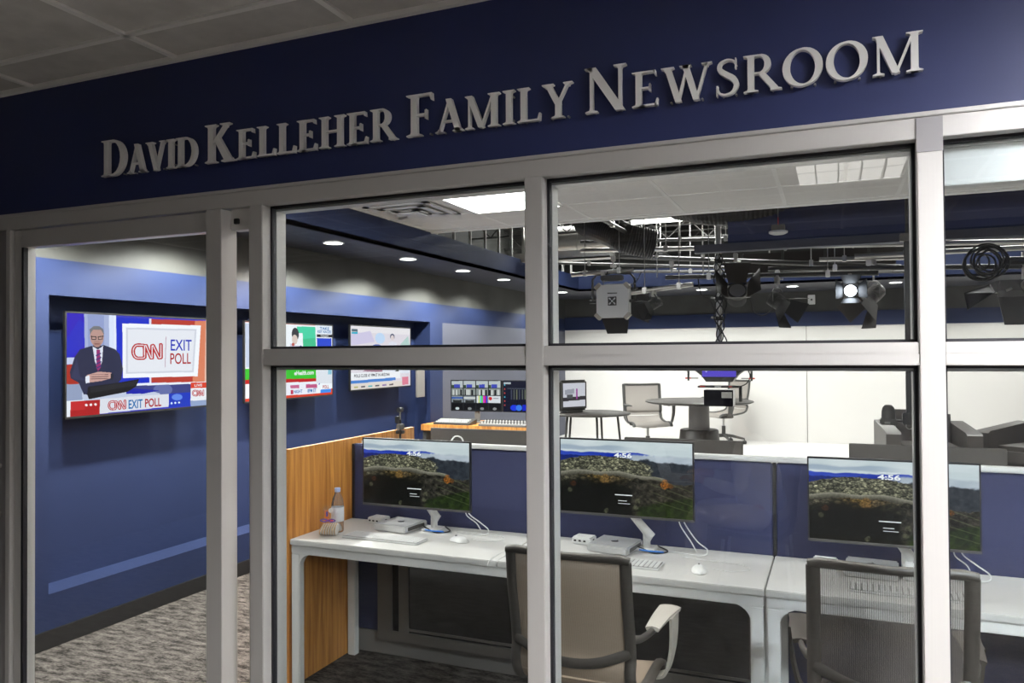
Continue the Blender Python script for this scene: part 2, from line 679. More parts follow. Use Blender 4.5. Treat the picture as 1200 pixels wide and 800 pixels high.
# ------------------------------------------------------------------ storefront
FD = .11   # frame depth
x_m = [(-1.874, -1.818), (-.843, -.787), (.194, .250)]
g = G()
g.box((-4.4, -.006, 2.202), (XR, .01, 2.214), 'alu', .002)
g.box((-4.4, 0, 2.150), (XR, FD, 2.202), 'alu', .0015)
struct(g.out('trim_2'))
for i, (a, b) in enumerate(x_m + [(1.232, 1.288)]):
    g = G()
    g.box((a, -.002, 0), (b, FD, 2.150), 'alu', .002)
    if i == 2:
        g.box((a - .001, -.004, 2.115), (b + .001, -.001, 2.200), 'alu_d')
    struct(g.out('trim_%d' % (3 + i)))
bays = [(-1.818, -.843), (-.787, .194), (.250, 1.232), (1.288, 2.26)]
wn = 1
for bi, (a, b) in enumerate(bays):
    # transom
    g = G()
    g.box((a, 0, 1.593), (b, FD, 1.622), 'alu', .0015)
    g.box((a, .003, 1.622), (b, FD, 1.650), 'alu', .0015)
    struct(g.out('trim_%d' % (8 + bi)))
    g = G(); g.box((a, 0, 0), (b, FD, .12), 'alu', .0015); struct(g.out('trim_%d' % (14 + bi)))
    zt = 2.150
    for (z0, z1) in ((.12, 1.593), (1.650, zt)):
        w = bpy.data.objects.new('window_%d' % wn, None); wn += 1
        COL.objects.link(w); w['kind'] = 'structure'
        yg0 = .045
        gg = G()
        t = .008
        for (p, q) in (((a, yg0 - .004, z0), (a + t, yg0 + .016, z1)), ((b - t, yg0 - .004, z0), (b, yg0 + .016, z1)), ((a, yg0 - .004, z0), (b, yg0 + .016, z0 + t)), ((a, yg0 - .004, z1 - t), (b, yg0 + .016, z1))):
            gg.box(p, q, 'gasket')
        # inner glazing stops
        s = .010
        for (p, q) in (((a, yg0 + .016, z0), (a + s, FD, z1)), ((b - s, yg0 + .016, z0), (b, FD, z1)), ((a, yg0 + .016, z1 - .016), (b, FD, z1))):
            gg.box(p, q, 'alu')
        if bi == 2 and z0 > 1:
            gg.box((a, yg0 + .02, 2.04), (b, FD, 2.135), 'alu', .002)
        gg.out('window_frame', w)
        gg = G(); gg.box((a + .004, yg0, z0 + .004), (b - .004, yg0 + .006, z1 - .004), 'glass'); gg.out('window_pane', w)

# door leaf and side jamb
dr = bpy.data.objects.new('door_1', None); COL.objects.link(dr); dr['kind'] = 'structure'
g = G()
dy0, dy1 = .012, .060
g.box((-2.055, dy0 - .03, 0), (-1.985, dy1, 2.145), 'alu', .0015)
g.box((-3.105, dy0, 0), (-3.06, dy1, 2.145), 'alu', .0015)
g.box((-3.06, dy0, 2.075), (-2.055, dy1, 2.145), 'alu', .0015)
g.box((-3.06, dy0, 0), (-2.055, dy1, .20), 'alu', .0015)
g.out('door_frame', dr)
g = G(); g.box((-3.058, dy0 + .02, .202), (-2.057, dy0 + .026, 2.073), 'glass'); g.out('door_glass', dr)
g = G()
g.box((-3.06, dy0 - .001, .2), (-3.048, dy0 + .018, 2.075), 'gasket')
g.box((-2.062, dy0 - .001, .2), (-2.055, dy0 + .018, 2.075), 'gasket')
g.out('door_gasket', dr)
g = G()   # closer bracket in the slot beside the stile
g.box((-1.985, .03, 2.075), (-1.878, .075, 2.15), 'alu', .002)
g.box((-1.965, .02, 2.095), (-1.945, .032, 2.115), 'black', .002)
g.box((-1.895, .02, 0), (-1.874, .08, 2.1), 'alu')
g.out('door_jamb_strip', dr)
g = G()
g.box((-3.14, .0, 0), (-3.112, FD, 2.15), 'alu', .002)
g.box((-3.22, .01, 0), (-3.145, FD, 2.15), 'alu_d', .002)
g.box((-4.4, .01, 0), (-4.33, FD, 2.15), 'alu_d', .002)
struct(g.out('trim_20'))
w = bpy.data.objects.new('window_%d' % wn, None); COL.objects.link(w); w['kind'] = 'structure'
g = G(); g.box((-4.33, .05, .1), (-3.22, .056, 2.15), 'glass'); g.out('window_pane', w)
g = G(); g.box((-4.33, .03, 0), (-3.22, FD, .1), 'alu_d'); g.out('window_frame', w)
# D-shaped pull handle on the side light's stile
hd = thing('door_handle', 'tubular steel D-shaped pull handle at the far left of the glass front', 'handle', (-3.185, 0, 0))
g = G()
hz0, hz1 = .98, 1.18
g.tube(bez([(0, .01, hz1), (0, -.03, hz1), (.0, -.058, hz1 - .03), (0, -.06, (hz0 + hz1) / 2), (0, -.058, hz0 + .03), (0, -.03, hz0), (0, .01, hz0)], 30), .010, 'steel', 10)
g.out('grip', hd, 60)


# ------------------------------------------------------------------ sign lettering
def strip(cx, w):
    """closed polygon from a centre line and widths"""
    L_, R_ = [], []
    n = len(cx)
    for i in range(n):
        a = Vector(cx[max(i - 1, 0)]); b = Vector(cx[min(i + 1, n - 1)])
        t = (b - a).normalized()
        nrm = Vector((-t.y, t.x))
        p = Vector(cx[i])
        ww = w[i] if isinstance(w, (list, tuple)) else w
        L_.append(p + nrm * ww / 2); R_.append(p - nrm * ww / 2)
    return L_, R_


T_, t_ = .135, .050


def glyph(c):
    """returns (advance, [quad-strips]) with cap height 1"""
    P = []

    def stem(x, w=T_, y0=0, y1=1, s0=1, s1=1, ov=.085):
        P.append([(x - w / 2, y0), (x + w / 2, y0), (x + w / 2, y1), (x - w / 2, y1)])
        if s0: serif(x, y0, w, 1, ov)
        if s1: serif(x, y1, w, -1, ov)

    def serif(x, y, w, d, ov=.085):
        P.append([(x - w / 2 - ov, y), (x + w / 2 + ov, y), (x + w / 2 + ov, y + d * .028), (x + w / 2 + .01, y + d * .055), (x + w / 2, y + d * .10), (x - w / 2, y + d * .10), (x - w / 2 - .01, y + d * .055), (x - w / 2 - ov, y + d * .028)])

    def line(a, b, w):
        # w is horizontal width
        P.append([(a[0] - w / 2, a[1]), (a[0] + w / 2, a[1]), (b[0] + w / 2, b[1]), (b[0] - w / 2, b[1])])

    def hbar(x0, x1, y, w=t_):
        P.append([(x0, y - w / 2), (x1, y - w / 2), (x1, y + w / 2), (x0, y + w / 2)])

    def tick(x, y, d, h=.15, w=.05):
        # triangular arm ending; d = -1 hangs down
        P.append([(x - w - .02, y), (x, y), (x + .012, y + d * h), (x - .018, y + d * h * .95)])

    def arc(cx, cy, rx, ry, a0, a1, wf, n=28):
        pts, ws = [], []
        for k in range(n + 1):
            a = a0 + (a1 - a0) * k / n
            pts.append((cx + rx * math.cos(a), cy + ry * math.sin(a)))
            ws.append(wf(a))
        A, B = strip(pts, ws)
        for k in range(n):
            P.append([tuple(A[k]), tuple(B[k]), tuple(B[k + 1]), tuple(A[k + 1])])

    x0 = .165
    if c == 'I': stem(x0); return .33, P
    if c == 'D':
        stem(x0)
        hbar(x0, .36, 1 - t_ / 2); hbar(x0, .36, t_ / 2)
        arc(.36, .5, .345, .475, -PI / 2, PI / 2, lambda a: t_ + (T_ * 1.1 - t_) * abs(math.cos(a)) ** 1.3)
        return .82, P
    if c == 'E':
        stem(x0); hbar(x0, .54, 1 - t_ / 2); hbar(x0, .57, t_ / 2); hbar(x0, .44, .52)
        tick(.56, 1, -1); tick(.60, 0, 1, .2)
        P.append([(.405, .62), (.44, .64), (.44, .40), (.405, .42)])
        return .66, P
    if c == 'F':
        stem(x0, ov=.1); hbar(x0, .54, 1 - t_ / 2); hbar(x0, .44, .50); tick(.56, 1, -1, .18)
        P.append([(.405, .60), (.44, .62), (.44, .38), (.405, .40)])
        return .60, P
    if c == 'L':
        stem(x0); hbar(x0, .55, t_ / 2); tick(.585, 0, 1, .22)
        return .62, P
    if c == 'H':
        stem(x0); stem(.65); hbar(x0, .65, .52); return .82, P
    if c == 'K':
        stem(x0)
        P.append([(.20, .50), (.27, .50), (.60, .95), (.52, .95)])
        P.append([(.27, .58), (.39, .66), (.72, .05), (.53, .05)])
        serif(.56, 1, .06, -1, .10); serif(.64, 0, .16, 1, .10)
        return .82, P
    if c == 'A':
        line((.10, 0), (.37, .98), .055); line((.62, 0), (.36, 1.02), T_ * 1.12); hbar(.19, .52, .34, .045)
        serif(.10, 0, .055, 1, .085); serif(.62, 0, .15, 1, .075)
        return .74, P
    if c == 'V':
        line((.12, 1), (.38, 0), T_ * 1.12); line((.63, 1), (.37, -.01), .055)
        serif(.12, 1, .15, -1, .075); serif(.63, 1, .055, -1, .085)
        return .74, P
    if c == 'W':
        line((.12, 1), (.36, 0), T_ * 1.05); line((.56, .98), (.35, -.01), .055)
        line((.52, 1), (.76, 0), T_ * 1.05); line((.99, 1), (.75, -.01), .055)
        serif(.12, 1, .14, -1, .075); serif(.52, 1, .12, -1, .07); serif(.99, 1, .055, -1, .085)
        return 1.10, P
    if c == 'N':
        stem(.14, .055, s1=0); line((.14, 1), (.66, 0), .17); stem(.66, .055, s0=0)
        P.append([(.02, 1), (.16, 1), (.16, .90), (.09, .955), (.02, .972)])
        return .82, P
    if c == 'M':
        stem(.14, .05, s1=0); line((.15, 1), (.46, .02), .15); line((.46, 0), (.78, 1), .055); stem(.80, T_)
        P.append([(.03, 1), (.18, 1), (.18, .92), (.03, .972)])
        return .98, P
    if c == 'R':
        stem(x0); hbar(x0, .34, 1 - t_ / 2); hbar(x0, .34, .50)
        arc(.34, .735, .175, .24, -PI / 2, PI / 2, lambda a: t_ + (T_ - t_) * abs(math.cos(a)) ** 1.3, 20)
        P.append([(.30, .50), (.44, .52), (.74, .04), (.58, .04)])
        P.append([(.56, 0), (.80, 0), (.80, .028), (.73, .05), (.57, .06)])
        return .76, P
    if c == 'Y':
        stem(.37, T_, 0, .48, 1, 0); line((.12, 1), (.37, .40), T_ * 1.12); line((.62, 1), (.38, .44), .06)
        serif(.12, 1, .15, -1, .07); serif(.62, 1, .055, -1, .085)
        return .74, P
    if c == 'O':
        arc(.405, .5, .325, .475, 0, 2 * PI, lambda a: t_ + (T_ * 1.15 - t_) * abs(math.cos(a - .15)) ** 1.4, 48)
        return .81, P
    if c == 'S':
        pts = bez([(.47, .80, 0), (.42, .925, 0), (.28, .975, 0), (.14, .90, 0), (.12, .74, 0), (.24, .59, 0), (.40, .45, 0), (.47, .28, 0), (.40, .09, 0), (.25, .025, 0), (.12, .08, 0), (.06, .24, 0)], 44)
        n = len(pts)
        ws = [t_ * .9 + (T_ * 1.1 - t_) * math.exp(-((k / (n - 1) - .5) / .20) ** 2) for k in range(n)]
        A, B = strip([(p.x, p.y) for p in pts], ws)
        for k in range(n - 1):
            P.append([tuple(A[k]), tuple(B[k]), tuple(B[k + 1]), tuple(A[k + 1])])
        P.append([(.44, .72), (.475, .72), (.475, 1), (.45, 1)])
        P.append([(.045, 0), (.07, 0), (.085, .29), (.045, .29)])
        return .56, P
    return .4, P


M['brown_frame'] = mat('brown_frame_paint', (.10, .088, .078), .5)
M['mdark'] = mat('warm_dark_grey_plastic', (.048, .044, .040), .5)
M['brown_dark'] = mat('brown_black_duct_paint', (.022, .017, .014), .45)
M['letter'] = mat('brushed_letter_metal', (.88, .87, .85), .4, .0)
M['letter_side'] = M['letter']


def letters(word, x0, x1, zb_, h1, h2, k0):
    glyphs = []
    for i, c in enumerate(word):
        adv_, P_ = glyph(c)
        glyphs.append((c, adv_ + .05, [[(u + .02, v) for u, v in q] for q in P_], h1 if i == 0 else h2))
    tot = sum(adv * h for c, adv, P, h in glyphs)
    sx = (x1 - x0) / tot
    x = x0
    for i, (c, adv, P, h) in enumerate(glyphs):
        l = G()
        ww = adv * h * sx
        for j, poly in enumerate(P):
            d = .0003 * (j % 3)
            l.prism(poly, lambda u, v, d_: (u * h * sx, d_, v * h), -.028 - d, -.012, 'letter')
        # stand-off pins
        for (u, v) in ((.25, .15), (.25, .85)) if adv < .5 else ((.2, .04), (.62 * adv / .8, .04)):
            l.cyl((u * h * sx, -.014, v * h), (u * h * sx, .001, v * h), .003, 'steel', seg=8)
        nm = 'sign_letter'
        ob = l.out(nm)
        ob.location = (x, 0, zb_)
        ordn = {0: 'first', 1: 'second', 2: 'third', 3: 'fourth', 4: 'fifth', 5: 'sixth', 6: 'seventh', 7: 'eighth'}[i]
        size = 'large' if i == 0 else 'small'
        tag(ob, 'white raised %s capital %s, %s letter of the word %s on the navy wall' % (size, c, ordn, word.title()), 'letter', 'raised letters on the navy wall above the glass')
        x += ww


letters('DAVID', -2.565, -2.085, 2.309, .136, .105, 0)
letters('KELLEHER', -2.055, -1.265, 2.309, .134, .102, 5)
letters('FAMILY', -1.232, -.678, 2.309, .130, .100, 13)
letters('NEWSROOM', -.652, .216, 2.309, .128, .097, 19)


# ------------------------------------------------------------------ images for the screens
def hom(src, dst):
    A = []
    for (x, y), (u, v) in zip(src, dst):
        A.append([x, y, 1, 0, 0, 0, -u * x, -u * y, -u])
        A.append([0, 0, 0, x, y, 1, -v * x, -v * y, -v])
    _, _, V = np.linalg.svd(np.array(A, float))
    return V[-1].reshape(3, 3)


class Canvas:
    """colours for a grid of cells; shapes are given in the photo crop's own pixels, mapped by its four corners"""
    def __init__(s, w, h, quad, bg=(0, 0, 0)):
        s.w, s.h = w, h
        U, V = np.meshgrid((np.arange(w) + .5) / w, (np.arange(h) + .5) / h)
        s.U, s.V = U, V
        H = hom([(0, 0), (1, 0), (1, 1), (0, 1)], quad)
        s.Hi = hom(quad, [(0, 0), (1, 0), (1, 1), (0, 1)])
        q = np.stack([U, V, np.ones_like(U)], -1) @ H.T
        s.X, s.Y = q[..., 0] / q[..., 2], q[..., 1] / q[..., 2]
        s.c = np.zeros((h, w, 3)); s.c[:] = np.array(bg) / 255.

    def uv(s, x, y):
        q = s.Hi @ np.array([x, y, 1.])
        return q[0] / q[2], q[1] / q[2]

    def put(s, m, col, a=1.0):
        col = np.array(col) / 255.
        s.c[m] = s.c[m] * (1 - a) + col * a

    def poly(s, pts, col, a=1.0):
        inside = np.zeros(s.X.shape, bool)
        n = len(pts)
        for i in range(n):
            x1, y1 = pts[i]; x2, y2 = pts[(i + 1) % n]
            if y1 == y2: continue
            cnd = (s.Y > min(y1, y2)) & (s.Y <= max(y1, y2))
            xi = (s.Y - y1) * (x2 - x1) / (y2 - y1) + x1
            inside ^= cnd & (s.X < xi)
        s.put(inside, col, a)
        return inside

    def ell(s, cx, cy, rx, ry, col, a=1.0):
        s.put(((s.X - cx) / rx) ** 2 + ((s.Y - cy) / ry) ** 2 < 1, col, a)

    def line(s, pts, r, col, a=1.0):
        m = np.zeros(s.X.shape, bool)
        for (x1, y1), (x2, y2) in zip(pts[:-1], pts[1:]):
            dx, dy = x2 - x1, y2 - y1
            t = np.clip(((s.X - x1) * dx + (s.Y - y1) * dy) / max(dx * dx + dy * dy, 1e-9), 0, 1)
            m |= (s.X - x1 - t * dx) ** 2 + (s.Y - y1 - t * dy) ** 2 < r * r
        s.put(m, col, a)

    def mesh(s, name, w, h, strength=1.0):
        """grid in local XZ plane, facing -Y, centred"""
        me = bpy.data.meshes.new(name)
        W_, H_ = s.w, s.h
        xs = np.linspace(-w / 2, w / 2, W_ + 1); zs = np.linspace(h / 2, -h / 2, H_ + 1)
        XX, ZZ = np.meshgrid(xs, zs)
        vs = np.stack([XX, np.zeros_like(XX), ZZ], -1).reshape(-1, 3)
        i, j = np.meshgrid(np.arange(H_), np.arange(W_), indexing='ij')
        a = (i * (W_ + 1) + j).ravel(); b = a + 1; c = b + W_ + 1; d = a + W_ + 1
        F_ = np.stack([a, d, c, b], -1)
        me.from_pydata(vs.tolist(), [], F_.tolist())
        lc = np.where(s.c <= .04045, s.c / 12.92, ((np.clip(s.c, 0, 1) + .055) / 1.055) ** 2.4) * strength
        col = np.concatenate([lc.reshape(-1, 3), np.ones((W_ * H_, 1))], 1)
        col = np.repeat(col, 4, 0).astype(np.float32)
        at_ = me.color_attributes.new('Col', 'FLOAT_COLOR', 'CORNER')
        at_.data.foreach_set('color', col.ravel())
        me.materials.append(M['screen'])
        me.update()
        return me


def vnoise(X, Y, seed):
    rs = np.random.RandomState(seed)
    T = rs.rand(256, 256)
    xi = np.floor(X).astype(int); yi = np.floor(Y).astype(int)
    fx = X - xi; fy = Y - yi
    fx = fx * fx * (3 - 2 * fx); fy = fy * fy * (3 - 2 * fy)
    a = T[yi % 256, xi % 256]; b = T[yi % 256, (xi + 1) % 256]; c = T[(yi + 1) % 256, xi % 256]; d = T[(yi + 1) % 256, (xi + 1) % 256]
    return (a * (1 - fx) + b * fx) * (1 - fy) + (c * (1 - fx) + d * fx) * fy


def fbm(X, Y, seed, o=4):
    s_, a = 0, .5
    for k in range(o):
        s_ = s_ + a * vnoise(X * 2 ** k, Y * 2 ** k, seed + k); a *= .5
    return s_ / (1 - .5 ** o)


# wallpaper: hills under a pale sky
def crowns(U, V, n, seed):
    """clumpy tree crowns, lit from above"""
    rs = np.random.RandomState(seed)
    J = rs.rand(200, 200, 3)
    X, Y = U * n, V * n * .62
    best = np.full(U.shape, 9.); br = np.zeros(U.shape); up = np.zeros(U.shape)
    xi, yi = np.floor(X).astype(int), np.floor(Y).astype(int)
    for dx in (-1, 0, 1):
        for dy in (-1, 0, 1):
            j_ = J[(yi + dy) % 200, (xi + dx) % 200]
            cx, cy = xi + dx + j_[..., 0], yi + dy + j_[..., 1]
            d = np.hypot(X - cx, Y - cy)
            m_ = d < best
            best = np.where(m_, d, best); br = np.where(m_, j_[..., 2], br); up = np.where(m_, cy - Y, up)
    return np.clip((.55 + .9 * up) * (1.15 - best) * (.55 + .9 * br), 0, 1.3)


cv = Canvas(400, 228, [(50, 45), (1143, 92), (1140, 725), (45, 655)])
U, V = cv.U, cv.V
n1 = fbm(U * 5, V * 14, 3); n2 = fbm(U * 40, V * 26, 11); n3 = fbm(U * 12, V * 8, 21); n4 = fbm(U * 110, V * 70, 31, 3)
cr1 = .5 * crowns(U, V, 70, 7) * (.3 + 1.6 * n4) + .5 * crowns(U, V, 34, 17) * (.4 + 1.3 * n2); cr2 = crowns(U, V, 26, 9); cr3 = crowns(U, V, 80, 12)


def C3(*a):
    return np.stack([np.broadcast_to(x, U.shape) for x in a], -1)


def sm(x, w):
    t = np.clip(x / w + .5, 0, 1)
    return t * t * (3 - 2 * t)


def blend(m_, col):
    global c
    c = c * (1 - m_[..., None]) + col * m_[..., None]


c = C3(.80 + .14 * n1, .85 + .11 * n1, .86 + .10 * n1)
blend(sm(V - (.05 + .06 * n1), .03) * sm(.115 + .03 * n3 - V, .03) * sm(.50 - U, .3) * .55, C3(.55, .62, .72))
top = .150 + .012 * np.sin(U * 9) + .04 * (n3 - .5) + .03 * U
bl = sm(V - top, .012) * sm(.68 + .2 * (n2 - .5) - U, .10)
blend(bl, C3(.17 + .25 * (n1 - .5), .27 + .25 * (n1 - .5), .72 + .2 * (n1 - .5)))
blend(sm(V - top - .035 - .03 * n3, .012) * sm(.62 + .2 * (n2 - .5) - U, .08), C3(.10, .16, .46 + .2 * (n2 - .5)))
fogm = sm(V - (.16 + .05 * n3), .04) * sm(U - .50 - .15 * (n2 - .5), .12)
blend(fogm, C3(.72 + .25 * (n1 - .4), .76 + .22 * (n1 - .4), .80 + .2 * (n1 - .4)))
mt = .235 + .10 * np.abs(U - .70) + .09 * (n3 - .5) + .03 * n2
blend(sm(V - mt, .03) * sm(U - .58, .10), C3(.17 + .16 * (n2 - .4), .19 + .17 * (n2 - .4), .22 + .16 * (n2 - .4)))
r2 = .21 + .75 * (U - .33) ** 2 + .05 * (n3 - .5) + .02 * (cr1 - .5)
mm = sm(V - r2, .008) * sm(.70 - U + .1 * (n2 - .5), .06)
lit = cr1 * (.35 + .9 * n3)
blend(mm, C3(.07 + .85 * lit, .075 + .82 * lit, .065 + .66 * lit))
rv = .415 + .30 * (U - .30) ** 2 + .012 * np.cos((U - .3) * 20)
f_ = np.clip(1 - (V - rv) / .11, 0, 1)
blend(sm(V - rv, .01) * sm(.80 - U, .06), C3(.22 + .42 * f_ ** 2 + .14 * (n4 - .5), .21 + .41 * f_ ** 2 + .14 * (n4 - .5), .17 + .38 * f_ ** 2 + .12 * (n4 - .5)))
fr_ = .475 + .12 * np.abs(U - .28) + .07 * (n3 - .5) + .03 * (cr2 - .4)
dp_ = np.clip((V - fr_) / .16, 0, 1)
l2 = (cr2 * .6 + cr3 * .4) * (1 - dp_) ** 1.4 * (.5 + n3)
warm = np.exp(-((U - .34) / .14) ** 2)
blend(sm(V - fr_, .008), C3(.035 + (.62 + .35 * warm) * l2 + .05 * cr3 * n3, .038 + (.58 + .16 * warm) * l2 + .05 * cr3 * n3, .030 + (.48 - .14 * warm) * l2 + .03 * cr3 * n3))
# brown and green open ground on the right
gm = sm(U - (.56 + .12 * (n3 - .5) + .05 * (n2 - .5)), .04) * sm(V - (.50 + .25 * np.abs(U - .70) + .05 * (n3 - .5)), .02)
blend(gm, C3(.20 + .45 * (n2 - .45) + .12 * (cr3 - .5), .19 + .42 * (n2 - .45) + .12 * (cr3 - .5), .16 + .36 * (n2 - .45) + .10 * (cr3 - .5)) * .85)
gr = sm(V - (.46 + .55 * (U - .74) + .03 * (n2 - .5)), .02) * sm(V + .42 * U - 1.13 + .04 * (n3 - .5), .05) * sm(U - .60, .06)
blend(gr, C3(.10 + .22 * (n2 - .4), .15 + .26 * (n2 - .4), .05 + .10 * (n2 - .4)))
for k in range(4):
    blend(sm(.006 - np.abs(V - (.52 + .10 * k + (.62 - .05 * k) * (U - .80)) - .01 * (n2 - .5)), .006) * sm(U - .70, .08) * .5, C3(.42, .46, .30))
tm = (cr1 * .7 + cr3 * .5)
for (cx, cy, rr, colr) in ((.80, .555, .038, (.85, .50, .18)), (.84, .575, .02, (.55, .33, .14)), (.10, .61, .022, (.36, .20, .10)), (.35, .52, .035, (.66, .50, .27)), (.41, .515, .025, (.58, .49, .34))):
    d_ = np.hypot(U - cx, (V - cy) * .57) / (rr * (.55 + .8 * n2))
    blend(sm(1 - d_, .3) * np.clip(.25 + tm, 0, 1) * .9, C3(*[q_ * (.35 + .9 * n4) for q_ in colr]))
for (cx, cy) in ((.07, .70), (.36, .95), (.58, .90), (.60, .80)):
    d_ = np.hypot(U - cx, (V - cy) * .5) / (.018 * (.5 + n2))
    blend(sm(1 - d_, .5) * .8, C3(.42 * n4 + .12, .42 * n4 + .12, .34 * n4 + .08))
cv.c = np.clip(c, 0, 1)
WALLP = cv.mesh('screen', .606, .334, .92)

# the news broadcast on the near TV (crop 971x800 of the photo)
q1 = [(74, 58), (948, 98), (943, 688), (62, 750)]
c1 = Canvas(440, 248, q1, (60, 60, 190))
c1.poly([(60, 50), (185, 60), (180, 360), (50, 360)], (52, 30, 190))
c1.poly([(60, 250), (150, 100), (185, 130), (185, 260), (90, 360), (50, 360)], (35, 60, 200), .5)
c1.poly([(50, 355), (120, 352), (120, 395), (50, 400)], (205, 210, 235))
c1.poly([(50, 400), (160, 395), (160, 530), (50, 532)], (175, 45, 30))
c1.poly([(180, 60), (375, 70), (372, 560), (180, 560)], (172, 180, 215))
c1.poly([(200, 66), (300, 70), (300, 540), (200, 540)], (150, 160, 205))
c1.poly([(330, 70), (372, 74), (372, 560), (330, 560)], (225, 230, 250))
c1.poly([(375, 84), (580, 94), (578, 532), (375, 532)], (20, 45, 200))
c1.poly([(360, 60), (372, 60), (372, 560), (360, 560)], (235, 238, 255))
c1.poly([(578, 90), (592, 92), (590, 530), (576, 530)], (230, 225, 240))
c1.poly([(592, 94), (960, 106), (955, 530), (588, 526)], (190, 60, 45))
c1.poly([(870, 104), (960, 106), (955, 540), (850, 530)], (225, 130, 95))
c1.poly([(940, 95), (960, 95), (955, 540), (928, 530)], (235, 190, 170))
c1.poly([(50, 530), (160, 528), (175, 640), (50, 650)], (150, 160, 190))
c1.poly([(480, 540), (850, 530), (850, 610), (480, 612)], (60, 65, 130))
c1.ell(660, 575, 60, 40, (130, 140, 190), .6)
c1.poly([(372, 530), (950, 524), (950, 536), (372, 548)], (240, 240, 250))
c1.poly([(412, 125), (908, 137), (884, 486), (410, 492)], (250, 248, 252))
c1.poly([(434, 152), (880, 162), (858, 458), (430, 464)], (214, 214, 224))
c1.poly([(446, 165), (868, 174), (848, 446), (443, 452)], (236, 234, 240))
c1.line([(684, 215), (676, 420)], 2, (190, 150, 170))
# desk and its black monitor
c1.poly([(160, 585), (300, 560), (560, 575), (640, 600), (640, 615), (160, 640)], (200, 205, 225))
c1.poly([(430, 560), (640, 580), (540, 600), (430, 600)], (20, 30, 170))
# presenter
c1.poly([(222, 275), (150, 300), (118, 350), (88, 450), (92, 490), (140, 520), (170, 600), (240, 600), (330, 590), (400, 500), (412, 430), (392, 330), (365, 298), (302, 272)], (40, 42, 72))
c1.poly([(130, 360), (150, 480), (190, 505), (120, 500), (98, 480)], (58, 60, 95), .7)
c1.poly([(228, 280), (260, 300), (292, 276), (284, 380), (262, 440), (240, 380)], (228, 228, 240))
c1.poly([(252, 300), (272, 300), (276, 420), (258, 445), (248, 420)], (150, 40, 110))
for k in range(4):
    c1.line([(250, 340 + 28 * k), (276, 326 + 28 * k)], 4, (60, 50, 120))
c1.ell(255, 215, 42, 66, (192, 150, 140))
c1.poly([(212, 205), (212, 165), (235, 145), (270, 144), (295, 165), (299, 205), (292, 190), (280, 168), (232, 168), (218, 190)], (120, 118, 122))
c1.ell(255, 262, 24, 22, (178, 135, 125))
c1.line([(220, 212), (250, 216)], 3, (30, 28, 35)); c1.line([(262, 216), (294, 210)], 3, (30, 28, 35))
c1.line([(222, 212), (224, 232), (248, 234), (250, 216)], 2.2, (30, 28, 35)); c1.line([(262, 216), (264, 234), (286, 232), (290, 212)], 2.2, (30, 28, 35))
c1.line([(242, 262), (268, 262)], 3, (120, 60, 60))
c1.poly([(190, 470), (262, 448), (340, 455), (345, 490), (280, 510), (205, 520), (185, 500)], (205, 160, 150))
for k in range(3):
    c1.line([(215, 468 + 14 * k), (320, 466 + 14 * k)], 2, (120, 80, 80))
c1.poly([(182, 480), (205, 470), (205, 520), (182, 525)], (235, 235, 245)); c1.poly([(335, 460), (352, 465), (350, 500), (335, 505)], (30, 30, 45))
c1.poly([(196, 548), (350, 528), (512, 500), (492, 550), (440, 585), (200, 632), (190, 600)], (18, 16, 22))
c1.poly([(210, 552), (500, 512), (485, 545), (210, 590)], (45, 44, 50), .6)
# lower third
c1.poly([(60, 640), (170, 636), (170, 745), (60, 752)], (240, 240, 245))
c1.poly([(90, 645), (268, 635), (265, 738), (85, 750)], (178, 22, 28)); c1.poly([(90, 648), (180, 643), (175, 700), (88, 705)], (215, 50, 50), .6)
for k in range(3):
    c1.ell(184 + 28 * k, 670 - 1.5 * k, 8, 8, (255, 240, 240))
c1.poly([(268, 630), (698, 604), (695, 692), (264, 730)], (226, 224, 232))
c1.poly([(698, 602), (836, 596), (833, 690), (695, 698)], (25, 55, 190)); c1.ell(750, 628, 34, 22, (120, 160, 240), .8)
for k in range(3):
    c1.ell(714 + 24 * k, 669 - 2 * k, 6, 7, (230, 240, 255))
c1.poly([(838, 530), (950, 528), (948, 566), (838, 568)], (225, 65, 40)); c1.poly([(838, 568), (950, 566), (945, 650), (836, 655)], (240, 238, 242)); c1.poly([(836, 655), (945, 650), (943, 690), (836, 692)], (150, 165, 200))


def logo(cv_, x0, y0, x1, y1, r, col, inner=(245, 240, 245), sh=0.0):
    """the three-letter news logo: C, N, N drawn as one running double line"""
    w, h = x1 - x0, y1 - y0

    def P(u, v): return (x0 + u * w, y0 + v * h + sh * u)
    C_ = [P(.36, .10)] + [P(.17 + .17 * math.cos(a), .5 + .42 * math.sin(a)) for a in np.linspace(-PI / 2, -3 * PI / 2, 14)] + [P(.36, .92)]
    N1 = [P(.36, .92), P(.40, .86), P(.40, .12), P(.45, .12), P(.62, .9), P(.66, .9), P(.66, .14)]
    N2 = [P(.66, .14), P(.70, .12), P(.90, .9), P(.97, .88), P(.97, .06)]
    for q_ in (C_, N1, N2):
        cv_.line(q_, r, col)
    for q_ in (C_, N1, N2):
        cv_.line(q_, r * .22, inner)


logo(c1, 476, 262, 656, 368, 12, (188, 45, 50))
logo(c1, 322, 646, 424, 706, 7.5, (185, 30, 40), sh=-4)
logo(c1, 851, 582, 922, 622, 5.5, (190, 30, 40))


def tv_text(cvs, g_, w, h, txt, x, y0, y1, x1, mt, bold=.0):
    """text set on the flat screen between two crop points (baseline left y1, top y0)"""
    u0, v0 = cvs.uv(x, y1); u1, _ = cvs.uv(x1, y1); _, vt = cvs.uv(x, y0)
    text_on(g_, txt, lambda a, b, d: (a, -d, b), (u0 - .5) * w, (.5 - v0) * h, (v0 - vt) * h, mt, w=(u1 - u0) * w, bold=bold, d=.0008)


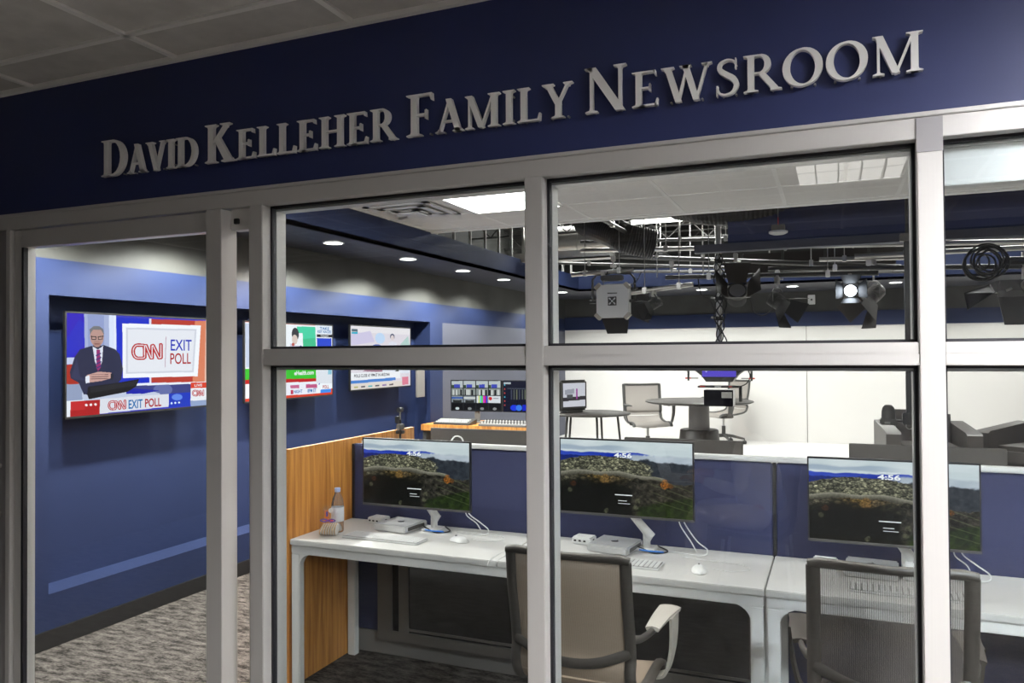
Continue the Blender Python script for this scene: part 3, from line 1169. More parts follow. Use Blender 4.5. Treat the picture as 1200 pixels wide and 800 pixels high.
def make_tv(name_label, y0, y1, z0, z1, cvs, texts):
    w, h = y1 - y0, z1 - z0
    xf = XL - .065
    t = thing('television', name_label, 'television', (xf, (y0 + y1) / 2, (z0 + z1) / 2), rot=(0, 0, PI / 2), group='wall televisions in the recess')
    g_ = G()
    b = .010
    g_.box((-w / 2, .0015, -h / 2), (w / 2, .018, h / 2), 'black', .003); g_.box((-w / 2 + .1, .016, -h / 2 + .06), (w / 2 - .1, .045, h / 2 - .06), 'black', .004)
    g_.box((-w / 2, -.003, h / 2 - b), (w / 2, .004, h / 2), 'black'); g_.box((-w / 2, -.003, -h / 2), (w / 2, .004, -h / 2 + b * 1.3), 'black')
    g_.box((-w / 2, -.003, -h / 2), (-w / 2 + b, .004, h / 2), 'black'); g_.box((w / 2 - b, -.003, -h / 2), (w / 2, .004, h / 2), 'black')
    g_.out('bezel', t)
    g_ = G(); g_.box((-.2, .044, -.2), (.2, .138, .2), 'dgrey', .003); g_.out('wall_bracket', t)
    sw, sh = w - 2 * b, h - 2.2 * b
    o = bpy.data.objects.new('screen', cvs.mesh('screen', sw, sh, 1.18)); COL.objects.link(o); o.parent = t
    if texts:
        for tx in texts:
            g_ = G()
            tv_text(cvs, g_, sw, sh, *tx)
            g_.out('screen_caption', o)
    return t


make_tv('wall television nearest the door, showing a presenter beside CNN Exit Poll', 1.02, 2.135, 1.262, 1.893, c1,
        [('EXIT', 712, 232, 308, 846, 'text_b', .008), ('POLL', 708, 326, 400, 840, 'text_r', .008),
         ('EXIT', 442, 642, 700, 530, 'text_lb', .02), ('POLL', 545, 636, 692, 648, 'text_r', .02), ('LIVE', 862, 541, 558, 912, 'text_w', .02)])

# TV 2 (crop 1200x754 at 325,365): only the right part shows past the frame
q2 = [(-330, 60), (488, 92), (468, 648), (-345, 720)]
c2 = Canvas(360, 204, q2, (245, 245, 248))
c2.poly([(-400, 40), (336, 78), (336, 90), (-400, 60)], (220, 90, 40))
c2.poly([(-330, 70), (-60, 75), (-60, 440), (-330, 440)], (190, 200, 220))
c2.ell(-190, 190, 60, 85, (190, 150, 130)); c2.poly([(-290, 430), (-250, 290), (-130, 290), (-80, 430)], (50, 55, 90))
c2.poly([(160, 96), (332, 100), (332, 285), (212, 290), (212, 150), (160, 150)], (75, 210, 165)); c2.poly([(212, 200), (332, 190), (332, 285), (212, 290)], (60, 185, 130), .7)
c2.ell(143, 160, 34, 52, (60, 60, 66)); c2.ell(136, 205, 26, 40, (222, 200, 190)); c2.poly([(95, 300), (90, 235), (130, 250), (175, 255), (205, 300)], (210, 205, 225)); c2.ell(120, 245, 14, 14, (190, 90, 80)); c2.ell(190, 268, 14, 14, (60, 60, 160))
c2.poly([(100, 320), (230, 320), (230, 440), (90, 440)], (215, 205, 215)); c2.poly([(230, 300), (332, 300), (332, 440), (230, 440)], (95, 205, 150))
c2.poly([(342, 88), (486, 92), (484, 160), (342, 158)], (235, 238, 245)); c2.poly([(344, 160), (486, 162), (485, 186), (343, 184)], (35, 32, 36)); c2.poly([(343, 192), (478, 192), (474, 400), (343, 400)], (38, 70, 205))
c2.poly([(-340, 450), (325, 440), (325, 520), (-340, 540)], (50, 190, 40)); c2.poly([(-340, 540), (325, 520), (325, 545), (-340, 575)], (190, 15, 20))
c2.poly([(327, 440), (480, 440), (478, 560), (327, 560)], (225, 226, 232)); c2.poly([(436, 440), (470, 440), (468, 485), (436, 488)], (140, 195, 215))
c2.poly([(-340, 580), (325, 552), (325, 655), (-340, 700)], (240, 236, 244)); c2.poly([(82, 578), (165, 575), (165, 602), (82, 604)], (200, 100, 140)); c2.poly([(228, 570), (330, 566), (332, 596), (228, 600)], (195, 85, 130))
c2.poly([(84, 618), (108, 616), (108, 652), (84, 654)], (190, 40, 80)); c2.poly([(360, 612), (460, 604), (456, 636), (360, 642)], (60, 140, 235))
c2.poly([(-400, 700), (470, 628), (470, 660), (-400, 740)], (215, 60, 35)); c2.poly([(458, 600), (480, 600), (480, 650), (458, 650)], (225, 70, 30)); c2.poly([(340, 570), (356, 556), (356, 570)], (60, 60, 180))
make_tv('wall television in the middle of the recess, with a green panel and red strip', 2.50, 3.625, 1.262, 1.893, c2,
        [('eHealth.com', 122, 462, 496, 302, 'text_w', .03), ('NIGHT', 114, 618, 644, 192, 'text_lb', .02), ('8PM ET', 240, 608, 636, 320, 'text_lb', .02), ('POLL', 382, 576, 602, 440, 'text_r', .02),
         ('TAKE', 372, 100, 122, 460, 'text_lb', .02), ('KEY RACES', 352, 126, 148, 476, 'text_lb', .02), ('TONIGHT', 376, 166, 180, 452, 'text_w', .02)])
q3 = [(655, 108), (1097, 130), (1082, 600), (640, 636)]
c3 = Canvas(300, 170, q3, (225, 215, 222))
c3.poly([(655, 108), (1097, 130), (1097, 180), (655, 160)], (236, 228, 230)); c3.poly([(655, 180), (800, 150), (830, 240), (655, 270)], (205, 195, 225), .8)
c3.poly([(662, 134), (706, 136), (706, 156), (662, 154)], (90, 110, 120)); c3.poly([(662, 158), (706, 158), (706, 176), (662, 175)], (40, 170, 200))
c3.ell(870, 210, 36, 45, (195, 215, 240)); c3.ell(962, 196, 17, 24, (70, 80, 110)); c3.ell(962, 206, 12, 22, (222, 205, 205)); c3.poly([(925, 290), (935, 245), (960, 235), (990, 245), (1000, 290)], (225, 222, 232)); c3.poly([(1020, 260), (1080, 190), (1092, 290), (1020, 290)], (170, 205, 195), .8)
c3.ell(845, 272, 30, 12, (90, 110, 180)); c3.poly([(700, 480), (740, 480), (790, 420), (850, 410), (878, 440), (878, 490)], (165, 120, 140)); c3.poly([(878, 300), (1088, 300), (1080, 500), (878, 490)], (228, 232, 240), .8); c3.poly([(955, 495), (1000, 460), (1000, 500)], (60, 70, 60))
c3.poly([(640, 495), (1010, 482), (1010, 540), (640, 556)], (240, 238, 240)); c3.poly([(640, 560), (974, 532), (974, 556), (640, 584)], (75, 130, 205)); c3.poly([(1022, 530), (1070, 526), (1068, 590), (1022, 596)], (225, 130, 150)); c3.poly([(640, 586), (1020, 560), (1020, 606), (640, 634)], (228, 215, 205))
for k, cc in enumerate(((170, 170, 90), (60, 60, 70), (60, 170, 180), (60, 60, 70), (120, 90, 160), (70, 60, 70))):
    c3.poly([(665 + 52 * k, 606 - 4 * k), (695 + 52 * k, 603 - 4 * k), (695 + 52 * k, 616 - 4 * k), (665 + 52 * k, 619 - 4 * k)], cc, .8)
make_tv('wall television at the far end of the recess, with a pale picture and blue strip', 3.89, 5.0, 1.285, 1.905, c3,
        [('POLLS CLOSE AT 9PM ET IN ARIZONA', 668, 508, 532, 930, 'text_k', .02)])

# ------------------------------------------------------------------ ceiling lights and vents
def troffer(name, label, x, y, w, d, lamp, z=ZC - .004, louv=0, drop=.006):
    t = thing(name, label, 'ceiling light', (x, y, z))
    g_ = G()
    b = .018
    for (p, q) in (((-w / 2, -d / 2, -.012), (w / 2, -d / 2 + b, 0)), ((-w / 2, d / 2 - b, -.012), (w / 2, d / 2, 0)), ((-w / 2, -d / 2, -.012), (-w / 2 + b, d / 2, 0)), ((w / 2 - b, -d / 2, -.012), (w / 2, d / 2, 0))):
        g_.box(p, q, 'grid')
    g_.out('frame', t)
    g_ = G()
    g_.box((-w / 2 + b, -d / 2 + b, -drop), (w / 2 - b, d / 2 - b, -.001), lamp, .004 if drop > .01 else 0)
    g_.out('diffuser', t)
    if louv:
        for k in range(1, louv):
            xx = -w / 2 + w * k / louv
            l = G(); l.box((xx - .004, -d / 2 + b, -.045), (xx + .004, d / 2 - b, -.006), 'grid'); l.out('louver', t)
    return t


troffer('ceiling_light', 'glowing square ceiling panel light beside the air vent', -2.18, 2.95, .70, .62, 'lamp')


def fill(label, x, y, z, up, w=1.3):  # unseen hanging fixtures added to brighten the ceiling tiles and desks
    t = thing('pendant_light', label, 'pendant light', (x, y, z))
    g_ = G(); g_.box((-w / 2, -.09, 0), (w / 2, -.08, .05), 'white_metal'); g_.box((-w / 2, .08, 0), (w / 2, .09, .05), 'white_metal'); g_.box((-w / 2, -.09, 0), (-w / 2 + .01, .09, .05), 'white_metal'); g_.box((w / 2 - .01, -.09, 0), (w / 2, .09, .05), 'white_metal'); g_.out('housing', t)
    g_ = G(); g_.box((-w / 2 + .011, -.079, .002), (w / 2 - .011, .079, .012), 'lamp_low'); g_.out('lower_diffuser', t)
    g_ = G(); g_.box((-w / 2 + .011, -.079, .038), (w / 2 - .011, .079, .048), 'lamp_up'); g_.out('upper_diffuser', t)
    for s_ in (-1, 1):
        g_ = G(); g_.cyl((s_ * w * .4, 0, .045), (s_ * w * .4, 0, ZC - z), .003, 'steel', seg=6); g_.out('hanger_rod', t)


M['lamp_up'] = emis('pendant_uplight', (1, .965, .91), 95.0)
M['lamp_low'] = emis('added_fill_downlight', (1, .965, .91), 4.0)
for (x, nm) in ((-2.2, 'left'), (-.6, 'middle'), (1.0, 'right'), (2.6, 'far right')):
    fill('added unseen slim pendant light just behind the glass front, %s of the row' % nm, x, .48, 2.36, 1)
    fill('added unseen slim pendant light above the desks, %s of the row' % nm, x, 1.33, 2.50, 1)
troffer('hall_light', 'louvred hallway ceiling light mirrored in the glass', .10, -2.85, .62, .62, 'hall_lamp3', louv=5)
troffer('hall_light', 'added louvred ceiling light that brightens the mirrored seated person', 1.75, -3.0, .62, .62, 'hall_lamp', louv=5)  # extra fixture outside the mirrored view, added to brighten the seated person
troffer('hall_light', 'louvred hallway ceiling light to the right of the glass front', 1.40, -1.30, .70, .6, 'hall_lamp2', louv=5)


def vent(label, x, y, s_):
    t = thing('ceiling_vent', label, 'vent', (x, y, ZC - .004))
    g_ = G()
    g_.box((-s_, -s_, -.002), (s_, s_, 0), 'stud')
    g_.out('backing', t)
    for k in range(3):
        a = s_ * (1 - .3 * k); z = -.012 - .008 * k
        l = G()
        for (p, q) in (((-a, -a), (a, -a + .05)), ((-a, a - .05), (a, a)), ((-a, -a), (-a + .05, a)), ((a - .05, -a), (a, a))):
            l.box((p[0], p[1], z), (q[0], q[1], z + .005), 'white_metal')
        l.out('slat', t)
    g_ = G(); g_.box((-s_ * .3, -s_ * .3, -.04), (s_ * .3, s_ * .3, -.034), 'white_metal'); g_.out('cone', t)


vent('square white ceiling air vent over the left window', -2.92, 2.95, .27)

for i, (x, y, lb) in enumerate(((-3.585, 2.878, 'round recessed downlight nearest the glass in the left soffit'), (-3.585, 4.02, 'second round recessed downlight along the left soffit'), (-3.585, 5.15, 'third round recessed downlight along the left soffit'),
                                (-3.585, 6.24, 'fourth round recessed downlight along the left soffit'), (-3.585, 8.36, 'round recessed downlight in the far left soffit corner'), (-1.69, 8.83, 'round recessed downlight in the back soffit by the hanging pole'),
                                (-.50, 8.83, 'round recessed downlight in the back soffit above the wall outlet'), (.74, 8.83, 'round recessed downlight in the back soffit by the black drop pole'),
                                (-3.585, 1.72, 'round recessed downlight in the soffit behind the window frame'), (-3.585, .62, 'round recessed downlight in the soffit above the door'), (-2.7, 8.83, 'round recessed downlight in the back soffit behind the big panel lamp'), (2.2, 8.83, 'round recessed downlight in the back soffit above the armchairs'))):
    t = thing('downlight', lb, 'light', (x, y, ZS - .002), group='round downlights in the soffits')
    g_ = G(); g_.lathe([(.075, 0), (.085, 0), (.085, -.006), (.072, -.006)], (0, 0, 0), 'white_metal', 24); g_.out('trim_ring', t, 40)
    g_ = G(); g_.lathe([(.0001, -.004), (.070, -.004), (.070, -.001), (.0001, -.001)], (0, 0, 0), 'down_lamp', 24); g_.out('lens', t)
    ld = bpy.data.lights.new('downlight_beam', 'SPOT'); ld.energy = 75 if x > -3.5 else (270 if y < 6 else 120); ld.spot_size = math.radians(150); ld.spot_blend = .35; ld.shadow_soft_size = .05; ld.color = (1, .97, .9)
    lo = bpy.data.objects.new('downlight_beam', ld); COL.objects.link(lo); lo.location = (0, 0, -.02); lo.parent = t

# ------------------------------------------------------------------ desks
def desk(label, x0, x1, seams):
    t = thing('bench_desk', label, 'desk', ((x0 + x1) / 2, 1.205, 0))
    cx = (x0 + x1) / 2
    xs = [x0] + seams + [x1]
    for a, b in zip(xs[:-1], xs[1:]):
        g_ = G(); g_.box((a - cx + .001, -.262, .703), (b - cx - .001, .262, .730), 'white_lam', .003); g_.out('desktop', t)
    g_ = G()
    g_.box((x0 - cx + .003, -.255, .66), (x1 - cx - .003, -.215, .702), 'white_metal', .004)
    g_.box((x0 - cx + .003, .215, .66), (x1 - cx - .003, .255, .702), 'white_metal', .004)
    g_.out('frame_rail', t)
    for s_ in (-1, 1):
        xx = (x0 - cx + .028) if s_ < 0 else (x1 - cx - .028)
        for yy in (-.235, .235):
            g_ = G()
            g_.box((xx - .024, yy - .02, 0), (xx + .024, yy + .02, .66), 'white_metal', .004)
            # rounded inside corner
            pr = [(0, 0), (-s_ * .05, 0), (-s_ * .035, -.006), (-s_ * .018, -.018), (-s_ * .006, -.035), (0, -.05)]
            g_.prism(pr, lambda u, v, d_, xx=xx, yy=yy, s_=s_: (xx - s_ * .023 + u, yy + d_, .66 + v), -.018, .018, 'white_metal')
            g_.out('leg', t)
    return t


desk('long white bench desk under the left and middle monitors', -2.462, -.254, [-1.358])
desk('white bench desk under the right-hand monitor', -.250, 1.955, [.852])

# partition behind the desks
t = thing('office_partition', 'low navy fabric partition with a white top rail behind the desks', 'partition', (-.25, 1.50, 0))
for k in range(4):
    a = -2.21 + 1.105 * k
    g = G(); g.box((a + .008, -.022, .13), (a + 1.097, .022, 1.135), 'fabric_blue', .006); g.out('fabric_panel', t)
for k in range(5):
    a = -2.21 + 1.105 * k
    g = G(); g.box((a - .007, -.018, .0), (a + .007, .018, 1.135), 'black'); g.out('seam_post', t)
g = G(); g.box((-2.15, -.026, 1.138), (2.21, .026, 1.160), 'white_metal', .004); g.out('top_rail', t)
g = G(); g.box((-2.21, -.024, .01), (2.21, .024, .125), 'mgrey', .003); g.out('base_rail', t)
# oak end panel
g = G(); g.box((-2.498, .945, .0), (-2.47, 2.175, 1.165), 'oak', .002)
tag(g.out('end_panel'), 'tall oak veneer end panel at the left end of the desks', 'panel')

t = thing('modesty_panel', 'dark glossy framed panel under the left desk', 'panel', (-1.29, 1.452, 0))
g = G(); g.box((-.98, -.004, .13), (.98, .004, .64), 'black_gl'); g.out('dark_inset', t)
g = G()
for (a, b) in ((-.99, -.90), (-.86, -.80), (.93, .99)):
    g.box((a, -.012, .10), (b, .010, .64), 'brown_frame', .002)
g.box((-.99, -.013, .10), (.99, .010, .155), 'brown_frame', .002); g.box((-.80, -.009, .165), (.93, .0, .178), 'brown_frame', .001)
g.out('frame', t)
# power boxes under the desk
def outlet(label, x, z=.615, w=.11):
    t = thing('power_outlet', label, 'outlet', (x, 1.435, z))
    g_ = G(); g_.box((-w / 2, -.03, -.03), (w / 2, 0, .03), 'black', .004); g_.out('housing', t)
    g_ = G()
    for s_ in (-1, 1):
        g_.tube(bez([(s_ * w * .40, -.036, .022), (s_ * w * .28, -.037, .024), (s_ * w * .36, -.036, 0), (s_ * w * .30, -.037, -.022), (s_ * w * .40, -.036, -.022)], 12), .003, 'white_pl', 6)
    g_.box((-w * .1, -.038, -.012), (w * .25, -.032, -.004), 'white_pl', .002)
    g_.out('socket_plate', t)


outlet('black power box with white sockets under the left desk', -1.945)
outlet('black power box with white sockets under the desk behind the mesh chair', -.93)
g = G(); g.box((-1.47, 1.42, .655), (-1.36, 1.47, .685), 'mgrey', .004); g.box((-1.34, 1.42, .645), (-1.30, 1.47, .685), 'white_pl', .004)
tag(g.out('power_adapter'), 'grey and white plug adapter hung under the desk seam', 'adapter')


# ------------------------------------------------------------------ desk equipment
def monitor_set(k, x0, x1, z0, z1, armx, where):
    w, h = x1 - x0, z1 - z0
    yc = 1.285
    t = thing('computer_monitor', where[0], 'monitor', ((x0 + x1) / 2, yc, 0), group='wide monitors on the white desks')
    zc = (z0 + z1) / 2
    g_ = G()
    g_.box((-w / 2, .003, z0), (w / 2, .018, z1), 'black', .003)
    g_.box((-w / 2 + .14, .016, z0 + .05), (w / 2 - .14, .045, z1 - .05), 'dgrey', .01)
    g_.out('housing', t)
    g_ = G()
    g_.box((-w / 2, -.002, z1 - .007), (w / 2, .006, z1), 'black'); g_.box((-w / 2, -.002, z0), (-w / 2 + .006, .006, z1), 'black'); g_.box((w / 2 - .006, -.002, z0), (w / 2, .006, z1), 'black')
    g_.box((-w / 2, -.003, z0), (w / 2, .006, z0 + .011), 'dgrey', .001)
    g_.out('bezel', t)
    o = bpy.data.objects.new('screen', WALLP); COL.objects.link(o); o.parent = t
    o.location = (0, 0, (z0 + z1) / 2 + .002); o.scale = ((w - .012) / .606, 1, (h - .018) / .334)
    gt = G()
    text_on(gt, '4:56', lambda a, b, d: (a, -d, b), -.006, .093, .020, 'text_w', w=.082, bold=.03, d=.0012, center=True)
    gt.out('screen_clock', o)
    gt = G()
    text_on(gt, 'Tuesday, November 5', lambda a, b, d: (a, -d, b), -.006, .119, .0055, 'text_w', w=.078, bold=.01, d=.0012, center=True)
    gt.out('screen_date', o)
    for (a, b, c_, d_) in ((-.045, .035, -.079, -.075), (-.03, .01, -.1045, -.1020), (-.03, .025, -.1165, -.1145)):
        gt = G(); gt.quad([(a, -.0012, c_), (b, -.0012, c_), (b, -.0012, d_), (a, -.0012, d_)], 'text_w'); gt.out('screen_prompt_line', o)
    # arm
    ax = armx - (x0 + x1) / 2
    a_ = thing('monitor_arm', where[1], 'monitor arm', (armx, 1.36, .731), group='white monitor arms on the desks')
    g_ = G(); g_.box((-.045, -.04, 0), (.045, .06, .012), 'white_metal', .004); g_.cyl((0, .02, .01), (0, .02, .075), .017, 'white_metal'); g_.out('base', a_, 40)
    g_ = G()
    dx = (x0 + x1) / 2 - armx
    g_.tube([(0, .02, .045), (.02, .015, .06), (dx * .7, -.005, .15), (dx, -.012, zc - .731)], [.021, .022, .018, .014], 'white_metal', 10)
    g_.out('link', a_, 40)
    g_ = G(); g_.box((dx - .05, -.030, zc - .781), (dx + .05, -.018, zc - .681), 'mgrey', .003); g_.out('mount_plate', a_)
    return t


MON = [(-2.266, -1.646, .850, 1.197, -1.90, ('black wide monitor at the left, in front of the oak panel', 'white monitor arm on the desk behind the left monitor')),
       (-1.186, -.568, .887, 1.236, -.80, ('black wide monitor in the middle window', 'white monitor arm on the desk behind the middle monitor')),
       (-.107, .513, .851, 1.196, .26, ('black wide monitor at the right, crossed by a window post', 'white monitor arm on the desk behind the right monitor'))]
for k, a in enumerate(MON):
    monitor_set(k, *a)


def keyboard(label, x, y, rz):
    t = thing('keyboard', label, 'keyboard', (x, y, .7305), rz, 'white keyboards on the desks')
    g_ = G(); g_.box((-.215, -.058, 0), (.215, .058, .008), 'white_pl', .004); g_.box((-.210, -.052, .0075), (.210, .052, .0085), 'key_gap'); g_.out('tray', t)
    g_ = G()
    for r in range(6):
        yy = -.050 + .0172 * r
        n = 21
        k = 0
        while k < n:
            wd = 5 if (r == 0 and k == 4) else 1
            if k in (15, 18 + 0) and False:
                k += 1; continue
            a = -.208 + .0198 * k + (.004 if k >= 14 else 0) * 0
            gap = .0026
            if k + wd <= n:
                if True:
                    g_.box((a + gap, yy + gap, .008), (a + .0198 * wd - gap, yy + .0172 - gap, .0118), 'white_pl')
            k += wd
    g_.out('keys', t)
    return t


kb = keyboard('white flat keyboard in front of the left monitor', -2.03, 1.115, -.03)
dup(kb, (-.89, 1.105, .7305), -.02, 'white flat keyboard behind the top rail of the mesh chair', 'white keyboards on the desks')
dup(kb, (.255, 1.08, .7305), -.03, 'white flat keyboard seen through the right chair back', 'white keyboards on the desks')


def mouse(label, x, y, rz):
    t = thing('computer_mouse', label, 'mouse', (x, y, .7305), rz, 'white mice on the desks')
    g_ = G()
    n, mseg = 10, 14
    grid = []
    for i in range(n + 1):
        v = -1 + 2 * i / n
        row = []
        for j in range(mseg + 1):
            u = -1 + 2 * j / mseg
            wx = .030 * math.sqrt(max(0, 1 - abs(v) ** 3.2))
            row.append((u * wx, v * .056, .002 + .021 * max(0, 1 - abs(u) ** 3.0) * max(0, 1 - abs(v) ** 2.6) ** .7))
        grid.append(row)
    g_.sheet(grid, .002, 'white_pl')
    g_.out('shell', t, 60)
    g_ = G(); g_.lathe([(.002, -.003), (.006, -.003), (.006, .003), (.002, .003)], (0, .022, .0215), 'key_gap', 10, 'x'); g_.out('wheel', t)
    return t


ms = mouse('white mouse in front of the left monitor', -1.667, 1.20, 1.2)
dup(ms, (-.52, 1.10, .7305), .2, 'white mouse to the right of the mesh chair', 'white mice on the desks')


def mini(label, x, y, rz):
    t = thing('mini_computer', label, 'computer', (x, y, .7305), rz, 'small silver desktop computers')
    g_ = G(); g_.box((-.0985, -.0985, .002), (.0985, .0985, .036), 'silver', .006); g_.out('case', t)
    g_ = G()
    g_.prism([(.018 * math.cos(a) * (1 if abs(math.sin(a)) > .3 else .92), .015 * math.sin(a)) for a in np.linspace(0, 2 * PI, 20, endpoint=False)], lambda u, v, d: (u, v, d), .0358, .0366, 'black')
    g_.prism([(.004 + .004 * math.cos(a), .020 + .007 * math.sin(a)) for a in np.linspace(0, 2 * PI, 10, endpoint=False)], lambda u, v, d: (u, v, d), .0358, .0366, 'black')
    g_.out('emblem', t)
    g_ = G(); g_.box((-.09, .0975, .008), (.09, .0995, .03), 'black'); g_.box((.0972, -.07, .010), (.0992, .07, .028), 'dgrey'); g_.out('port_panel', t)
    return t


mi = mini('silver mini computer under the left monitor', -2.07, 1.335, -.12)
dup(mi, (-.935, 1.325, .7305), -.12, 'silver mini computer under the middle monitor', 'small silver desktop computers')
dup(mi, (.13, 1.325, .7305), -.08, 'silver mini computer under the right monitor', 'small silver desktop computers')


def hub(label, x, y, rz, ht=.045):
    t = thing('usb_hub', label, 'hub', (x, y, .7305), rz, 'small white hubs')
    g_ = G(); g_.box((-.047, -.04, 0), (.047, .04, ht), 'white_pl', .005); g_.out('case', t)
    g_ = G()
    for k in range(3):
        g_.box((-.03 + .024 * k - .006, -.0412, .014), (-.03 + .024 * k + .006, -.0395, .022), 'black')
    g_.out('ports', t)
    g_ = G(); g_.box((.0465, -.01, .012), (.0475, .01, .024), 'dgrey'); g_.out('side_port', t)
    return t


hb = hub('small white hub beside the left silver computer', -2.25, 1.412, -.1, .034)
dup(hb, (-1.10, 1.385, .7305), -.1, 'small white hub beside the middle silver computer', 'small white hubs')
dup(hb, (-.045, 1.36, .7305), -.1, 'small white hub beside the right silver computer', 'small white hubs')
g = G(); g.box((-.034, -.03, 0), (.034, .03, .065), 'white_pl', .008); g.out('speaker_cube').location = (.275, 1.27, .7305)
o = bpy.data.objects['speaker_cube']; tag(o, 'small white cube beside the silver computer, under the right monitor', 'box')


def cable(label, pts, r=.0022, mt='cable_w', n=40, name='cable'):
    g_ = G(); g_.tube(bez(pts, n), r, mt, 6)
    return tag(g_.out(name, None, 60), label, 'cable')


ZD = .7335
for (mx, nm) in ((-1.667, 'left'), (-.52, 'right')):
    dy = 1.20 if nm == 'left' else 1.10
    dx = 0 if nm == 'left' else .01
    cable('thin white cord looping from the %s mouse' % ('left' if nm == 'left' else 'middle'), [(mx + .05, dy + .03, ZD + .006), (mx + .12, dy + .03, ZD), (mx + .19, dy + .09, ZD), (mx + .14, dy + .16, ZD), (mx + .0, dy + .17, ZD), (mx - .10, dy + .19, ZD)], .0016)
for (x0, nm) in ((-1.66, 'left'), (-.60, 'middle'), (.475, 'right')):
    zb_ = {'left': .852, 'middle': .889, 'right': .853}[nm]
    cable('white cord dropping in a curve from the %s monitor' % nm, [(x0 - .03, 1.33, zb_ + .03), (x0 - .02, 1.34, zb_ - .02), (x0 + .03, 1.36, .79), (x0 + .075, 1.36, .755), (x0 + .05, 1.34, ZD), (x0 - .10, 1.36, ZD)], .0028)
    cable('second white cord hanging behind the %s monitor' % nm, [(x0 - .045, 1.345, zb_ + .03), (x0 - .045, 1.36, zb_ - .03), (x0 + .0, 1.38, .78), (x0 + .02, 1.40, ZD)], .0028)
for (x0, nm) in ((-1.90, 'left'), (-.80, 'middle'), (.26, 'right')):
    cable('bundle of black cords on the desk by the %s monitor arm' % nm, [(x0 - .06, 1.36, ZD + .02), (x0 - .02, 1.335, ZD + .012), (x0 + .05, 1.31, ZD), (x0 + .10, 1.36, ZD), (x0 + .03, 1.44, ZD + .003)], .0035, 'cable_b')
    cable('short blue cord by the %s monitor arm' % nm, [(x0 - .02, 1.32, ZD + .006), (x0 + .03, 1.30, ZD + .009), (x0 + .09, 1.315, ZD + .006)], .0035, 'cable_bl')
cable('white cord drooping under the left desk', [(-2.30, 1.40, .69), (-2.2, 1.36, .640), (-2.08, 1.38, .615), (-1.97, 1.43, .625)], .004)
cable('thin cord over the desk seam to the adapter', [(-1.39, 1.15, ZD), (-1.392, 1.0, ZD), (-1.393, .938, .728), (-1.393, .935, .70), (-1.39, 1.1, .66)], .0016)

# water bottle and packed biscuits
t = thing('water_bottle', 'clear plastic water bottle with a pale blue cap on the desk', 'bottle', (-2.335, 1.16, .7305))
g = G(); g.lathe([(.001, .002), (.026, 0), (.031, .006), (.031, .05), (.029, .06), (.031, .07), (.0315, .13), (.030, .145), (.024, .172), (.014, .192), (.0125, .205), (.001, .205)], (0, 0, 0), 'bottle', 28); g.out('bottle_body', t, 50)
g = G(); g.lathe([(.0316, .055), (.0322, .056), (.0322, .125), (.0316, .126)], (0, 0, 0), 'label', 28); g.out('bottle_label', t, 50)
g = G(); g.lathe([(.001, .222), (.0145, .222), (.015, .219), (.015, .203), (.0145, .202), (.001, .202)], (0, 0, 0), 'cap', 20); g.out('bottle_cap', t, 50)
t = thing('biscuit_packet', 'clear packet of stacked iced biscuits tied with a ribbon, by the bottle', 'packet', (-2.325, 1.075, .7305), .3)
for k in range(7):
    g = G()
    x = -.036 + .012 * k
    mx = Matrix.Translation((x, 0, .033)) @ Matrix.Rotation(.35 - .04 * k, 4, 'Y')
    l = G(); l.lathe([(.001, -.003), (.026, -.003), (.030, -.001), (.030, .001), (.026, .003), (.001, .003)], (0, 0, 0), 'cookie', 18, 'x')
    l.lathe([(.010, .003), (.0295, .003), (.029, .0058), (.012, .0058)], (0, 0, 0), 'icing', 18, 'x')
    l.v = [tuple(mx @ Vector(p)) for p in l.v]
    l.out('biscuit', t, 50)
g = G()
prof = [(.046, .002), (.050, .02), (.048, .05), (.022, .068), (.016, .078), (.024, .10), (.032, .125), (.026, .145)]
vs = []
for (r, h) in prof:
    for k in range(20):
        a = 2 * PI * k / 20
        rr = r * (1 + .08 * math.sin(5 * a + h * 60))
        vs.append((rr * math.cos(a), rr * .7 * math.sin(a), h))
g.add(vs, [(i * 20 + k, i * 20 + (k + 1) % 20, (i + 1) * 20 + (k + 1) % 20, (i + 1) * 20 + k) for i in range(len(prof) - 1) for k in range(20)], 'film')
g.out('wrapper', t, 80)
g = G()
g.tube([(.018 * math.cos(a), .013 * math.sin(a), .075) for a in np.linspace(0, 2 * PI, 16, endpoint=False)], .004, 'red', 6, closed=True)
for s_ in (-1, 1):
    g.tube(bez([(0, -.014, .076), (s_ * .02, -.02, .085), (s_ * .038, -.02, .078), (s_ * .02, -.02, .072), (0, -.014, .075)], 16), .0028, 'purple', 5)
g.out('ribbon', t, 60)
g = G(); g.box((-.022, -.006, .085), (.0, -.002, .125), 'orange', .001); g.box((-.014, -.0075, .095), (-.004, -.0055, .12), 'purple', .001); g.out('gift_tag', t)
g = G(); g.lathe([(.001, -.002), (.011, -.002), (.011, .002), (.001, .002)], (.010, -.006, .125), 'icing', 14, 'y'); g.out('sweet', t)


